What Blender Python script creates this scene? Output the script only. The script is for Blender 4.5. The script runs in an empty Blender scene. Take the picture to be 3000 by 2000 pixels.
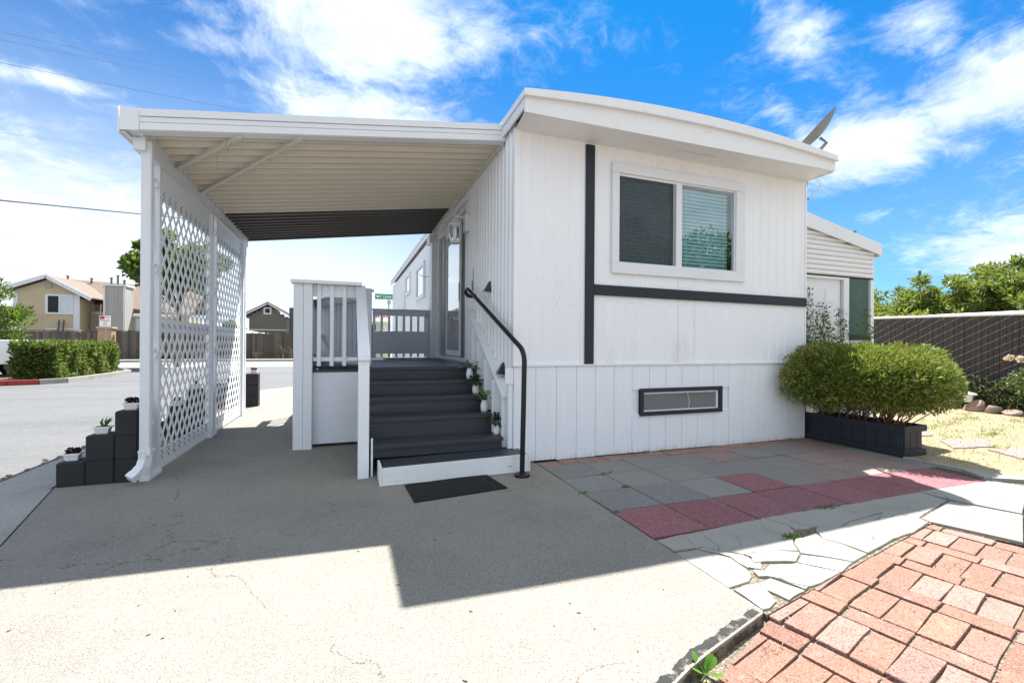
import bpy, math, random
import numpy as np
from mathutils import Vector, Matrix
random.seed(7)
SC = bpy.context.scene
COL = SC.collection
R = math.radians

# ------------------------------------------------------------------ camera
cd = bpy.data.cameras.new('camera'); cam = bpy.data.objects.new('camera', cd); COL.objects.link(cam)
cd.sensor_width = 36; cd.lens = 15.765; cd.shift_y = 0.0021; cd.clip_start = 0.05; cd.clip_end = 800
cam.matrix_world = Matrix.Translation((0, 0, 1.2)) @ Matrix.Rotation(R(-20.05), 4, 'Z') @ Matrix.Rotation(R(90), 4, 'X') @ Matrix.Rotation(R(0.4), 4, 'Z')
SC.camera = cam

# ------------------------------------------------------------------ node helper
class NT:
    def __init__(s, tree): s.t = tree; s.n = tree.nodes; s.l = tree.links
    def add(s, typ, **kw):
        n = s.n.new(typ)
        for k, v in kw.items():
            if k in ('inp',):
                for a, b in v.items(): s.put(n, a, b)
            else: setattr(n, k, v)
        return n
    def put(s, n, a, b):
        if hasattr(b, 'is_output'): s.l.new(b, n.inputs[a])
        else: n.inputs[a].default_value = b
    def math(s, op, a, b=None, c=None, clamp=False):
        n = s.n.new('ShaderNodeMath'); n.operation = op; n.use_clamp = clamp
        for i, v in enumerate((a, b, c)):
            if v is not None: s.put(n, i, v)
        return n.outputs[0]
    def vmath(s, op, a, b=None, scale=None):
        n = s.n.new('ShaderNodeVectorMath'); n.operation = op
        s.put(n, 0, a)
        if b is not None: s.put(n, 1, b)
        if scale is not None: s.put(n, 'Scale', scale)
        return n.outputs['Value'] if op in ('LENGTH', 'DOT_PRODUCT', 'DISTANCE') else n.outputs[0]
    def mix(s, f, a, b, blend='MIX'):
        n = s.n.new('ShaderNodeMix'); n.data_type = 'RGBA'; n.blend_type = blend
        s.put(n, 0, f); s.put(n, 6, a); s.put(n, 7, b)
        return n.outputs[2]
    def noise(s, vec, scale, detail=4, rough=.55, dist=0, col=False):
        n = s.add('ShaderNodeTexNoise', inp={'Vector': vec, 'Scale': scale, 'Detail': detail, 'Roughness': rough, 'Distortion': dist})
        return n.outputs['Color'] if col else n.outputs[0]
    def ramp(s, f, a, b, smooth=True):
        n = s.n.new('ShaderNodeMapRange'); n.interpolation_type = 'SMOOTHSTEP' if smooth else 'LINEAR'
        s.put(n, 0, f); s.put(n, 1, a); s.put(n, 2, b)
        return n.outputs[0]

# ------------------------------------------------------------------ world: sky with clouds
SUN = Vector((.357, .485, 1)).normalized()
wd = bpy.data.worlds.new('World'); SC.world = wd; wd.use_nodes = True
w = NT(wd.node_tree); w.n.clear()
sky = w.add('ShaderNodeTexSky', sky_type='NISHITA'); sky.sun_disc = False
sky.sun_elevation = math.asin(SUN.z); sky.sun_rotation = math.atan2(SUN.x, SUN.y)
sky.air_density = 1.0; sky.dust_density = .4; sky.ozone_density = 2.0
tc = w.add('ShaderNodeTexCoord').outputs['Generated']
d = w.vmath('NORMALIZE', tc)
sx = w.add('ShaderNodeSeparateXYZ', inp={0: d}).outputs
dz = w.math('MAXIMUM', sx[2], 0.0)
kz = w.math('ADD', dz, .22)
px = w.math('DIVIDE', sx[0], kz); py = w.math('DIVIDE', sx[1], kz)
P = w.add('ShaderNodeCombineXYZ', inp={0: px, 1: py}).outputs[0]
warp = w.noise(P, 1.6, 3, .5, col=True)
Pw = w.vmath('ADD', P, w.vmath('SCALE', w.vmath('SUBTRACT', warp, (.5, .5, .5)), scale=.35))
n1 = w.noise(Pw, 3.2, 9, .62, .15)
n2 = w.noise(Pw, 14.0, 8, .68, .3)
nz = w.math('ADD', w.math('MULTIPLY', n1, .55), w.math('MULTIPLY', n2, .45))
# patches of denser cloud, in the plane of the cloud layer: centre, radii, rotation, weight
BLOBS = [(.03, 1.06, .28, .22, 0, 1.2), (.05, 1.38, .30, .17, 0, 1.05), (.24, 1.02, .12, .14, 0, .8),
         (-1.15, 2.35, .62, .75, .25, 1.1), (-.70, 1.40, .17, .05, .25, .75), (-.52, 1.52, .12, .06, .2, .6), (-.30, 1.20, .10, .05, 0, .55),
         (1.47, .64, .18, .20, -.1, 1.15), (1.46, .92, .24, .21, .3, 1.2), (.95, .72, .16, .07, .4, .65), (1.14, .60, .14, .07, .3, .65), (1.25, .78, .14, .08, .3, .6),
         (1.15, .92, .10, .05, .4, .5), (2.55, 1.02, .42, .30, 0, 1.0), (1.9, 1.15, .10, .07, 0, .5)]
cov = None
for cx, cy, ax, ay, ang, wt in BLOBS:
    ca, sa = math.cos(ang), math.sin(ang)
    ux = w.math('ADD', w.math('MULTIPLY', px, ca / ax), w.math('MULTIPLY', py, sa / ax))
    ux = w.math('SUBTRACT', ux, (cx * ca + cy * sa) / ax)
    uy = w.math('ADD', w.math('MULTIPLY', px, -sa / ay), w.math('MULTIPLY', py, ca / ay))
    uy = w.math('SUBTRACT', uy, (-cx * sa + cy * ca) / ay)
    q = w.math('ADD', w.math('MULTIPLY', ux, ux), w.math('MULTIPLY', uy, uy))
    g = w.math('MULTIPLY', w.math('EXPONENT', w.math('MULTIPLY', q, -1.0)), wt)
    cov = g if cov is None else w.math('MAXIMUM', cov, g)
# broken cover elsewhere
far = w.ramp(w.noise(P, .9, 2, .5), .32, .52)
back = w.ramp(sx[1], .42, -.02)      # unseen thicker cover overhead and behind, added to raise the fill light
base = w.math('MULTIPLY', far, w.math('MULTIPLY_ADD', back, 1.0, .12))
cov = w.math('MAXIMUM', cov, base)
cm = w.ramp(w.math('ADD', nz, w.math('MULTIPLY', cov, .38)), .54, .94)
cm = w.math('MULTIPLY', cm, w.ramp(w.math('ADD', cov, w.math('MULTIPLY', nz, .35)), .12, .42))
deep = w.mix(1.0, sky.outputs[0], (.02, .42, .76, 1), 'MULTIPLY')
# pale, hazy air low over the horizon, thicker to the left
hq = w.math('DIVIDE', dz, .30)
hz = w.math('EXPONENT', w.math('MULTIPLY', w.math('MULTIPLY', hq, hq), -1.0))
side = w.ramp(sx[0], .60, -.10)
hz2 = w.math('MULTIPLY', hz, w.math('MULTIPLY_ADD', side, 1.0, .34), clamp=True)
body = w.ramp(w.noise(Pw, 5.0, 6, .6), .3, .75)
cl = w.mix(body, (4.4, 5.0, 5.7, 1), (6.7, 7.1, 7.5, 1))
c1 = w.mix(hz2, deep, (4.6, 5.2, 5.8, 1))
c2 = w.mix(w.math('MULTIPLY', cm, .95), c1, cl)
bg = w.add('ShaderNodeBackground', inp={'Color': c2, 'Strength': .05})
w.l.new(bg.outputs[0], w.add('ShaderNodeOutputWorld').inputs[0])

sd = bpy.data.lights.new('sun', 'SUN'); sd.energy = 3.4; sd.angle = R(.53); sd.color = (1, .965, .91)
so = bpy.data.objects.new('sun', sd); COL.objects.link(so); so.location = (6, 8, 14)
so.rotation_mode = 'QUATERNION'; so.rotation_quaternion = (-SUN).to_track_quat('-Z', 'Y')
vs = SC.view_settings; vs.view_transform = 'Standard'; vs.look = 'None'; vs.gamma = 1; vs.use_curve_mapping = False
vs.exposure = 2.08
SC.cycles.max_bounces = 7; SC.cycles.transparent_max_bounces = 12; SC.cycles.sample_clamp_indirect = 8

# ------------------------------------------------------------------ materials
def mat(name, col, rough=.7, var=.12, vscale=6, col2=None, f2=(.5, .7), s2=3, bump=.0, bscale=30, bdet=4, spec=.4, metal=0,
        rnd=0, objcol=False, stretch=(1, 1, 1), speck=None, island=0, trans=0, coat=0, layer=None, bdist=.01, cracks=None, splash=None):
    m = bpy.data.materials.new(name); m.use_nodes = True
    t = NT(m.node_tree); t.n.clear()
    co = t.add('ShaderNodeTexCoord').outputs['Object']
    mp = t.add('ShaderNodeMapping', inp={0: co, 3: stretch}).outputs[0]
    if rnd or objcol:
        oi = t.add('ShaderNodeObjectInfo')
        mp = t.vmath('ADD', mp, t.add('ShaderNodeCombineXYZ', inp={0: t.math('MULTIPLY', oi.outputs['Random'], 13.0), 1: t.math('MULTIPLY', oi.outputs['Random'], 31.0)}).outputs[0])
    c = col + (1,) if len(col) == 3 else col
    if objcol: c = oi.outputs['Color']
    if col2 is not None:
        f = t.ramp(t.noise(mp, s2, 6, .6), *f2)
        c = t.mix(f, c, col2 + (1,))
    if layer is not None:      # second wear layer: colour, range, scale, strength
        lc, lr, ls, lst = layer
        f = t.math('MULTIPLY', t.ramp(t.noise(mp, ls, 9, .7), *lr), lst)
        c = t.mix(f, c, lc + (1,))
    nv = t.noise(mp, vscale, 6, .6)
    v = t.math('ADD', t.math('MULTIPLY', t.math('SUBTRACT', nv, .5), var * 2.4), 1.0)
    if rnd: v = t.math('MULTIPLY', v, t.math('ADD', t.math('MULTIPLY', t.math('SUBTRACT', oi.outputs['Random'], .5), rnd * 2), 1.0))
    if island:
        g = t.add('ShaderNodeNewGeometry')
        v = t.math('MULTIPLY', v, t.math('ADD', t.math('MULTIPLY', t.math('SUBTRACT', g.outputs['Random Per Island'], .5), island * 2), 1.0))
    c = t.mix(1.0, c, t.add('ShaderNodeCombineXYZ', inp={0: v, 1: v, 2: v}).outputs[0], 'MULTIPLY')
    if cracks:
        dv = t.vmath('ADD', mp, t.vmath('SCALE', t.vmath('SUBTRACT', t.noise(mp, 5, 5, .6, col=True), (.5, .5, .5)), scale=.22))
        ed = t.add('ShaderNodeTexVoronoi', feature='DISTANCE_TO_EDGE', inp={'Vector': dv, 'Scale': cracks[0]}).outputs[0]
        on = t.ramp(t.noise(mp, 2.1, 3), .42, .55)
        c = t.mix(t.math('MULTIPLY', t.math('SUBTRACT', 1.0, t.ramp(ed, cracks[1] * .3, cracks[1])), t.math('MULTIPLY', on, .85)), c, (.05, .04, .03, 1))
    if splash:      # soil splashed and rubbed along the foot of the boards
        zz = t.add('ShaderNodeSeparateXYZ', inp={0: co}).outputs[2]
        f = t.math('MULTIPLY', t.ramp(t.math('ADD', t.math('MULTIPLY', t.noise(mp, 14, 8, .7), .35), zz), splash, splash * .3), .75)
        c = t.mix(f, c, (.30, .25, .19, 1))
    bh = None
    if speck is not None:      # aggregate: cell scale, light colour, dark colour
        ss, lc, dc, amt = speck
        vo = t.add('ShaderNodeTexVoronoi', inp={'Vector': mp, 'Scale': ss})
        r1 = t.add('ShaderNodeSeparateColor', inp={0: vo.outputs['Color']}).outputs
        c = t.mix(t.math('MULTIPLY', t.ramp(r1[0], .6, .9), amt), c, lc + (1,))
        c = t.mix(t.math('MULTIPLY', t.ramp(r1[1], .72, .95), amt), c, dc + (1,))
        c = t.mix(t.math('MULTIPLY', t.ramp(vo.outputs['Distance'], .35, .7), amt * .6), c, dc + (1,))
    p = t.add('ShaderNodeBsdfPrincipled', inp={'Base Color': c, 'Roughness': rough, 'Metallic': metal, 'Specular IOR Level': spec, 'Coat Weight': coat})
    if bump:
        h = t.noise(mp, bscale, bdet, .65)
        if speck is not None: h = t.math('SUBTRACT', h, t.math('MULTIPLY', vo.outputs['Distance'], .7))
        b = t.add('ShaderNodeBump', inp={'Strength': bump, 'Distance': bdist, 'Height': h})
        t.l.new(b.outputs[0], p.inputs['Normal'])
    out = t.add('ShaderNodeOutputMaterial')
    sh = p.outputs[0]
    if trans:
        tr = t.add('ShaderNodeBsdfTranslucent', inp={0: t.mix(.5, c, (.35, .5, .05, 1), 'MIX')})
        ms = t.add('ShaderNodeMixShader', inp={0: trans}); t.l.new(sh, ms.inputs[1]); t.l.new(tr.outputs[0], ms.inputs[2]); sh = ms.outputs[0]
    t.l.new(sh, out.inputs[0])
    return m

def glass(name, tint=(.9, .95, .95), refl=.06, ior=1.5, rough=.0):
    m = bpy.data.materials.new(name); m.use_nodes = True; t = NT(m.node_tree); t.n.clear()
    tr = t.add('ShaderNodeBsdfTransparent', inp={0: tint + (1,)})
    gl = t.add('ShaderNodeBsdfGlossy', inp={0: (1, 1, 1, 1), 'Roughness': rough})
    bk = t.add('ShaderNodeNewGeometry').outputs['Backfacing']
    fr = t.math('MULTIPLY', t.math('ADD', t.add('ShaderNodeFresnel', inp={0: ior}).outputs[0], refl, clamp=True), t.math('SUBTRACT', 1.0, bk))
    ms = t.add('ShaderNodeMixShader', inp={0: fr}); t.l.new(tr.outputs[0], ms.inputs[1]); t.l.new(gl.outputs[0], ms.inputs[2])
    t.l.new(ms.outputs[0], t.add('ShaderNodeOutputMaterial').inputs[0]); return m

def meshscreen(name, col, scale, open_):
    m = bpy.data.materials.new(name); m.use_nodes = True; t = NT(m.node_tree); t.n.clear()
    tr = t.add('ShaderNodeBsdfTransparent'); df = t.add('ShaderNodeBsdfDiffuse', inp={0: col + (1,)})
    ms = t.add('ShaderNodeMixShader', inp={0: 1 - open_}); t.l.new(tr.outputs[0], ms.inputs[1]); t.l.new(df.outputs[0], ms.inputs[2])
    t.l.new(ms.outputs[0], t.add('ShaderNodeOutputMaterial').inputs[0]); return m

MT = dict(
 white=mat('white_metal_siding', (.82, .84, .865), .42, .035, 3, bump=.06, bscale=14, col2=(.70, .695, .67), f2=(.55, .8), s2=1.6, layer=((.6, .57, .52), (.68, .85), 30, .22), stretch=(1, 1, .35)),
 roofw=mat('weathered_white_roof', (.76, .77, .78), .5, .06, 5, col2=(.62, .63, .62), f2=(.55, .8), s2=5, bump=.12, bscale=20, layer=((.35, .34, .32), (.68, .82), 11, .3)),
 wood=mat('white_painted_wood', (.79, .82, .85), .55, .05, 5, bump=.35, bscale=22, stretch=(3, 3, .35), layer=((.42, .38, .33), (.70, .80), 22, .6), bdist=.004),
 skirtw=mat('white_skirting_paint', (.79, .82, .85), .55, .05, 5, bump=.35, bscale=22, stretch=(3, 3, .35), layer=((.50, .47, .43), (.70, .82), 20, .5), bdist=.004, splash=.24),
 woodh=mat('white_painted_plywood', (.77, .80, .84), .55, .05, 5, bump=.4, bscale=22, stretch=(.35, 3, 4), layer=((.40, .36, .30), (.68, .78), 16, .55), bdist=.004),
 chip=mat('chipped_white_board', (.77, .79, .80), .6, .05, 8, bump=.5, bscale=30, stretch=(.5, 2, 3), layer=((.33, .25, .17), (.62, .70), 14, .8), bdist=.005),
 grey=mat('grey_painted_wood', (.56, .62, .70), .55, .06, 5, bump=.25, bscale=24, stretch=(3, 3, .4), layer=((.30, .32, .34), (.68, .8), 20, .5), bdist=.004),
 greyb=mat('light_grey_painted_wood', (.52, .56, .61), .55, .06, 5, bump=.25, bscale=24, stretch=(3, 3, .4), bdist=.004),
 navy=mat('charcoal_trim_paint', (.022, .028, .038), .5, .1, 8, bump=.2, bscale=30, spec=.3, bdist=.004),
 deck=mat('charcoal_deck_paint', (.040, .046, .055), .42, .2, 4, col2=(.06, .066, .072), f2=(.5, .75), s2=2.5, bump=.35, bscale=16, stretch=(.6, 5, 5), layer=((.13, .13, .125), (.60, .8), 9, .45), spec=.35, bdist=.005),
 tan=mat('tan_patio_cover_metal', (.63, .60, .52), .5, .05, 3, col2=(.54, .49, .40), f2=(.6, .8), s2=2.2, bump=.05, stretch=(.5, 3, 1), layer=((.38, .29, .19), (.70, .82), 10, .6)),
 panw=mat('white_gutter_metal', (.72, .74, .77), .4, .04, 3, bump=.04, bscale=15, layer=((.35, .32, .27), (.70, .8), 18, .4), stretch=(.5, 1, 1)),
 tanrib=mat('lit_patio_cover_rib', (.74, .71, .62), .45, .04, 3),  # paler than the pans: the lit lip is put into the colour
 darkrib=mat('darkened_patio_cover_rib', (.12, .12, .115), .45, .1, 3, stretch=(.4, 3, 1)),  # rear ribs: dimmed lip highlight put into the colour
 darkpan=mat('darkened_patio_cover_metal', (.008, .008, .009), .45, .3, 3, stretch=(.4, 3, 1), col2=(.02, .02, .02), f2=(.6, .8), s2=2),  # rear pans and gutter: the ceiling's darkness is put into the colour
 lattice=mat('white_expanded_metal', (.81, .83, .85), .45, .05, 5, bump=.05, layer=((.35, .30, .24), (.70, .8), 20, .5)),
 black=mat('black_painted_steel', (.009, .0095, .010), .38, .15, 20, bump=.08, bscale=60, spec=.35),
 plastic=mat('black_plastic', (.014, .015, .018), .25, .1, 10, spec=.5),
 rubber=mat('black_rubber_mat', (.014, .013, .013), .8, .3, 20, bump=.7, bscale=150, speck=(260, (.03, .03, .03), (.006, .006, .006), .6), bdist=.004),
 block=mat('charcoal_painted_block', (.021, .021, .023), .75, .2, 8, bump=.5, bscale=70, layer=((.06, .055, .05), (.70, .82), 9, .5), bdist=.005),
 aggr=mat('exposed_aggregate_concrete', (.270, .252, .222), .85, .16, 1.6, cracks=(.5, .0022), col2=(.215, .20, .175), f2=(.48, .72), s2=1.1, bump=.55, bscale=120, speck=(230, (.42, .38, .31), (.11, .10, .085), .6), layer=((.17, .155, .135), (.56, .74), 1.9, .5), bdist=.006),
 conc=mat('smooth_old_concrete', (.30, .29, .255), .8, .08, 3, col2=(.26, .245, .205), f2=(.45, .72), s2=2.6, bump=.3, bscale=60, cracks=(2.6, .010), layer=((.19, .165, .12), (.58, .75), 6, .6), bdist=.004, rnd=.05),
 side=mat('stained_concrete', (.38, .36, .335), .85, .12, 3, col2=(.29, .275, .25), f2=(.5, .75), s2=2.2, bump=.4, bscale=90, speck=(160, (.36, .33, .28), (.12, .11, .10), .45), bdist=.005),
 edgetop=mat('stained_slab_rim', (.34, .32, .29), .9, .3, 20, col2=(.03, .03, .028), f2=(.33, .50), s2=11, bump=.9, bscale=90, bdist=.006),
 edge=mat('mossy_concrete_edge', (.17, .125, .09), .9, .3, 20, col2=(.05, .042, .035), f2=(.42, .6), s2=12, bump=.9, bscale=60, bdist=.01),
 asphalt=mat('worn_asphalt', (.135, .138, .14), .85, .12, .6, col2=(.105, .108, .11), f2=(.45, .7), s2=.5, bump=.35, bscale=90, speck=(70, (.20, .20, .195), (.07, .07, .07), .45), stretch=(.35, 1.6, 1)),
 street=mat('pale_street_asphalt', (.20, .205, .21), .85, .08, .8, col2=(.165, .165, .17), f2=(.45, .7), s2=.4, stretch=(.15, 1.4, 1)),
 line=mat('white_road_paint', (.7, .7, .68), .7, .1, 8),
 soil=mat('dry_soil', (.26, .21, .15), .95, .3, 12, bump=.8, bscale=50, speck=(120, (.36, .30, .20), (.08, .06, .04), .6), bdist=.015),
 dirt=mat('dark_joint_soil', (.085, .068, .048), .95, .3, 30, bump=.8, bscale=70, speck=(90, (.24, .20, .13), (.03, .025, .02), .7), bdist=.012),
 jsoil=mat('pale_joint_soil', (.20, .165, .12), .95, .3, 30, bump=.8, bscale=70, speck=(90, (.42, .36, .25), (.07, .055, .04), .7), bdist=.012),
 straw=mat('dry_straw_lawn', (.42, .34, .20), .95, .22, 6, col2=(.30, .22, .13), f2=(.5, .7), s2=3.5, bump=.8, bscale=60, layer=((.30, .32, .10), (.60, .72), 2.6, .5), speck=(90, (.55, .47, .30), (.20, .14, .08), .6), bdist=.02),
 paver=mat('precast_paver', (.2, .2, .2), .82, .14, 5, objcol=True, rnd=.10, bump=.45, bscale=110, speck=(130, (.42, .40, .38), (.11, .10, .09), .28), layer=((.20, .17, .15), (.55, .75), 3.2, .55), bdist=.005),
 brick=mat('red_clay_brick', (.42, .165, .10), .85, .22, 9, objcol=True, rnd=.10, bump=.8, bscale=60, layer=((.40, .34, .30), (.58, .74), 9, .65), speck=(170, (.36, .23, .19), (.10, .035, .025), .6), bdist=.005),
 stone=mat('flat_stepping_stone', (.23, .175, .155), .85, .12, 5, bump=.3, bscale=40, rnd=.1),
 rock=mat('brown_grey_rock', (.20, .16, .14), .85, .25, 9, col2=(.32, .20, .14), f2=(.45, .6), s2=6, bump=.8, bscale=14, rnd=.15, bdist=.03),
 hedge=mat('hedge_leaves', (.09, .125, .03), .55, .2, 2.5, island=.55, col2=(.11, .10, .035), f2=(.55, .75), s2=2.2, trans=.28, spec=.4),
 bush=mat('fine_shrub_leaves', (.17, .215, .038), .5, .25, 5, island=.6, col2=(.26, .22, .07), f2=(.48, .68), s2=4.5, trans=.28, spec=.45),
 tree=mat('tree_leaves', (.055, .105, .018), .5, .2, 1.2, island=.5, col2=(.12, .16, .03), f2=(.45, .7), s2=1.1, trans=.3, spec=.4),
 pale=mat('pale_feathery_leaves', (.21, .24, .055), .55, .2, .5, island=.45, col2=(.065, .11, .025), f2=(.45, .65), s2=.5, trans=.3, spec=.3),
 rose=mat('rose_leaves', (.06, .10, .035), .45, .2, 5, island=.5, trans=.2, spec=.5),
 under=mat('dark_low_plants', (.05, .07, .03), .6, .3, 6, island=.5, col2=(.12, .09, .045), f2=(.45, .65), s2=4, trans=.2),
 dry=mat('dry_stalks', (.38, .30, .17), .9, .2, 8, island=.3),
 petal=mat('pink_white_petals', (.78, .52, .46), .6, .15, 20, island=.3, col2=(.85, .80, .76), f2=(.45, .6), s2=14, trans=.3),
 bark=mat('brown_bark', (.14, .10, .07), .9, .25, 20, bump=.5, bscale=30),
 twig=mat('reddish_twigs', (.17, .10, .065), .8, .25, 20),
 pot=mat('white_glazed_pot', (.80, .80, .79), .3, .03, 10, spec=.5),
 leafd=mat('dark_glossy_leaf', (.018, .055, .016), .35, .2, 30, island=.35, spec=.5, trans=.12),
 leafv=mat('variegated_leaf', (.05, .13, .03), .4, .1, 30, island=.3, col2=(.30, .42, .18), f2=(.5, .58), s2=60, spec=.5, trans=.2),
 succ=mat('dark_succulent', (.030, .010, .012), .45, .2, 30, island=.4),
 reds=mat('red_succulent', (.22, .03, .04), .5, .2, 30, island=.4),
 grassb=mat('green_blades', (.09, .17, .03), .5, .2, 20, island=.4, trans=.3),
 weed=mat('broad_weed_leaf', (.10, .24, .025), .45, .15, 40, island=.2, trans=.35),
 stucco=mat('tan_stucco', (.46, .39, .26), .9, .08, 2, bump=.4, bscale=20, col2=(.42, .34, .22), f2=(.5, .75), s2=.8),
 trimb=mat('pale_house_trim', (.60, .62, .66), .7, .08, 3),
 shingle=mat('brown_roof_shingles', (.20, .155, .12), .9, .2, 3, col2=(.13, .10, .08), f2=(.45, .6), s2=9, bump=.6, bscale=10, stretch=(1, 1, 3)),
 greyh=mat('taupe_lap_siding', (.135, .125, .105), .8, .06, 2),
 chim=mat('grey_chimney_board', (.33, .32, .30), .85, .1, 3, stretch=(4, 4, .3), col2=(.26, .25, .23), f2=(.5, .7), s2=2),
 fence=mat('weathered_fence_board', (.085, .072, .06), .9, .25, 4, stretch=(4, 4, .4), rnd=.2, island=.35),
 slat=mat('brown_privacy_slat', (.033, .026, .023), .6, .15, 6, rnd=.12),
 wire=mat('galvanised_wire', (.40, .39, .38), .5, .1, 10, metal=.3),
 cable=mat('overhead_cable', (.05, .07, .10), .6, 0, 1),
 dark=mat('dark_interior', (.02, .022, .024), .8, .1, 3),
 blind=mat('pale_blind_slat', (.50, .60, .64), .55, .04, 3),
 curtain=mat('cream_door_panel', (.62, .60, .55), .6, .06, 3, layer=((.35, .33, .30), (.66, .78), 14, .4)),
 green=mat('green_screen', (.035, .085, .062), .5, .15, 4, col2=(.05, .11, .085), f2=(.5, .7), s2=3),
 beige=mat('beige_enamel', (.56, .52, .40), .5, .05, 3),
 red=mat('red_paint', (.50, .035, .035), .6, .1, 10),
 redcurb=mat('worn_red_curb_paint', (.30, .04, .03), .75, .2, 10, layer=((.4, .36, .33), (.62, .75), 7, .6)),
 pink=mat('pink_chalky_paint', (.75, .45, .42), .8, .1, 10),
 signg=mat('green_sign_sheet', (.0, .19, .10), .45, .05, 5),
 signw=mat('white_sign_sheet', (.82, .82, .80), .45, .04, 5),
 car=mat('white_car_paint', (.74, .75, .76), .25, .02, 3, spec=.5, coat=.5),
 tyre=mat('tyre_rubber', (.015, .015, .015), .85, .1, 20),
 alu=mat('dull_aluminium', (.32, .33, .33), .45, .1, 8, metal=.6),
 dish=mat('grey_dish_enamel', (.13, .135, .13), .45, .1, 8),
 blueh=mat('blue_grey_paint', (.05, .06, .08), .6, .1, 5),
 pillar=mat('tan_brick_pillar', (.32, .19, .12), .85, .15, 12, bump=.3, bscale=12, col2=(.40, .28, .19), f2=(.45, .6), s2=14),
)
MT['glass'] = glass('window_glass', (.80, .93, .95), .10)
MT['doorglass'] = glass('door_glass', (.55, .66, .68), .42)
MT['lampglass'] = glass('lamp_glass', (.85, .88, .88), .12)
MT['screen'] = meshscreen('insect_screen', (.085, .10, .105), 300, .55)
MT['vmesh'] = meshscreen('vent_mesh', (.16, .19, .22), 300, .30)
MT['carglass'] = glass('car_glass', (.25, .28, .3), .1)

# ------------------------------------------------------------------ object helpers
def tag(o, label, cat, group=None):
    o['label'] = label; o['category'] = cat
    if group: o['group'] = group
    return o
ROOT = {}
def thing(name, label, cat, loc=(0, 0, 0), group=None):
    o = bpy.data.objects.new(name, None); o.empty_display_size = .1; COL.objects.link(o); o.location = loc
    ROOT[o.name] = Vector(loc)
    return tag(o, label, cat, group)

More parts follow.
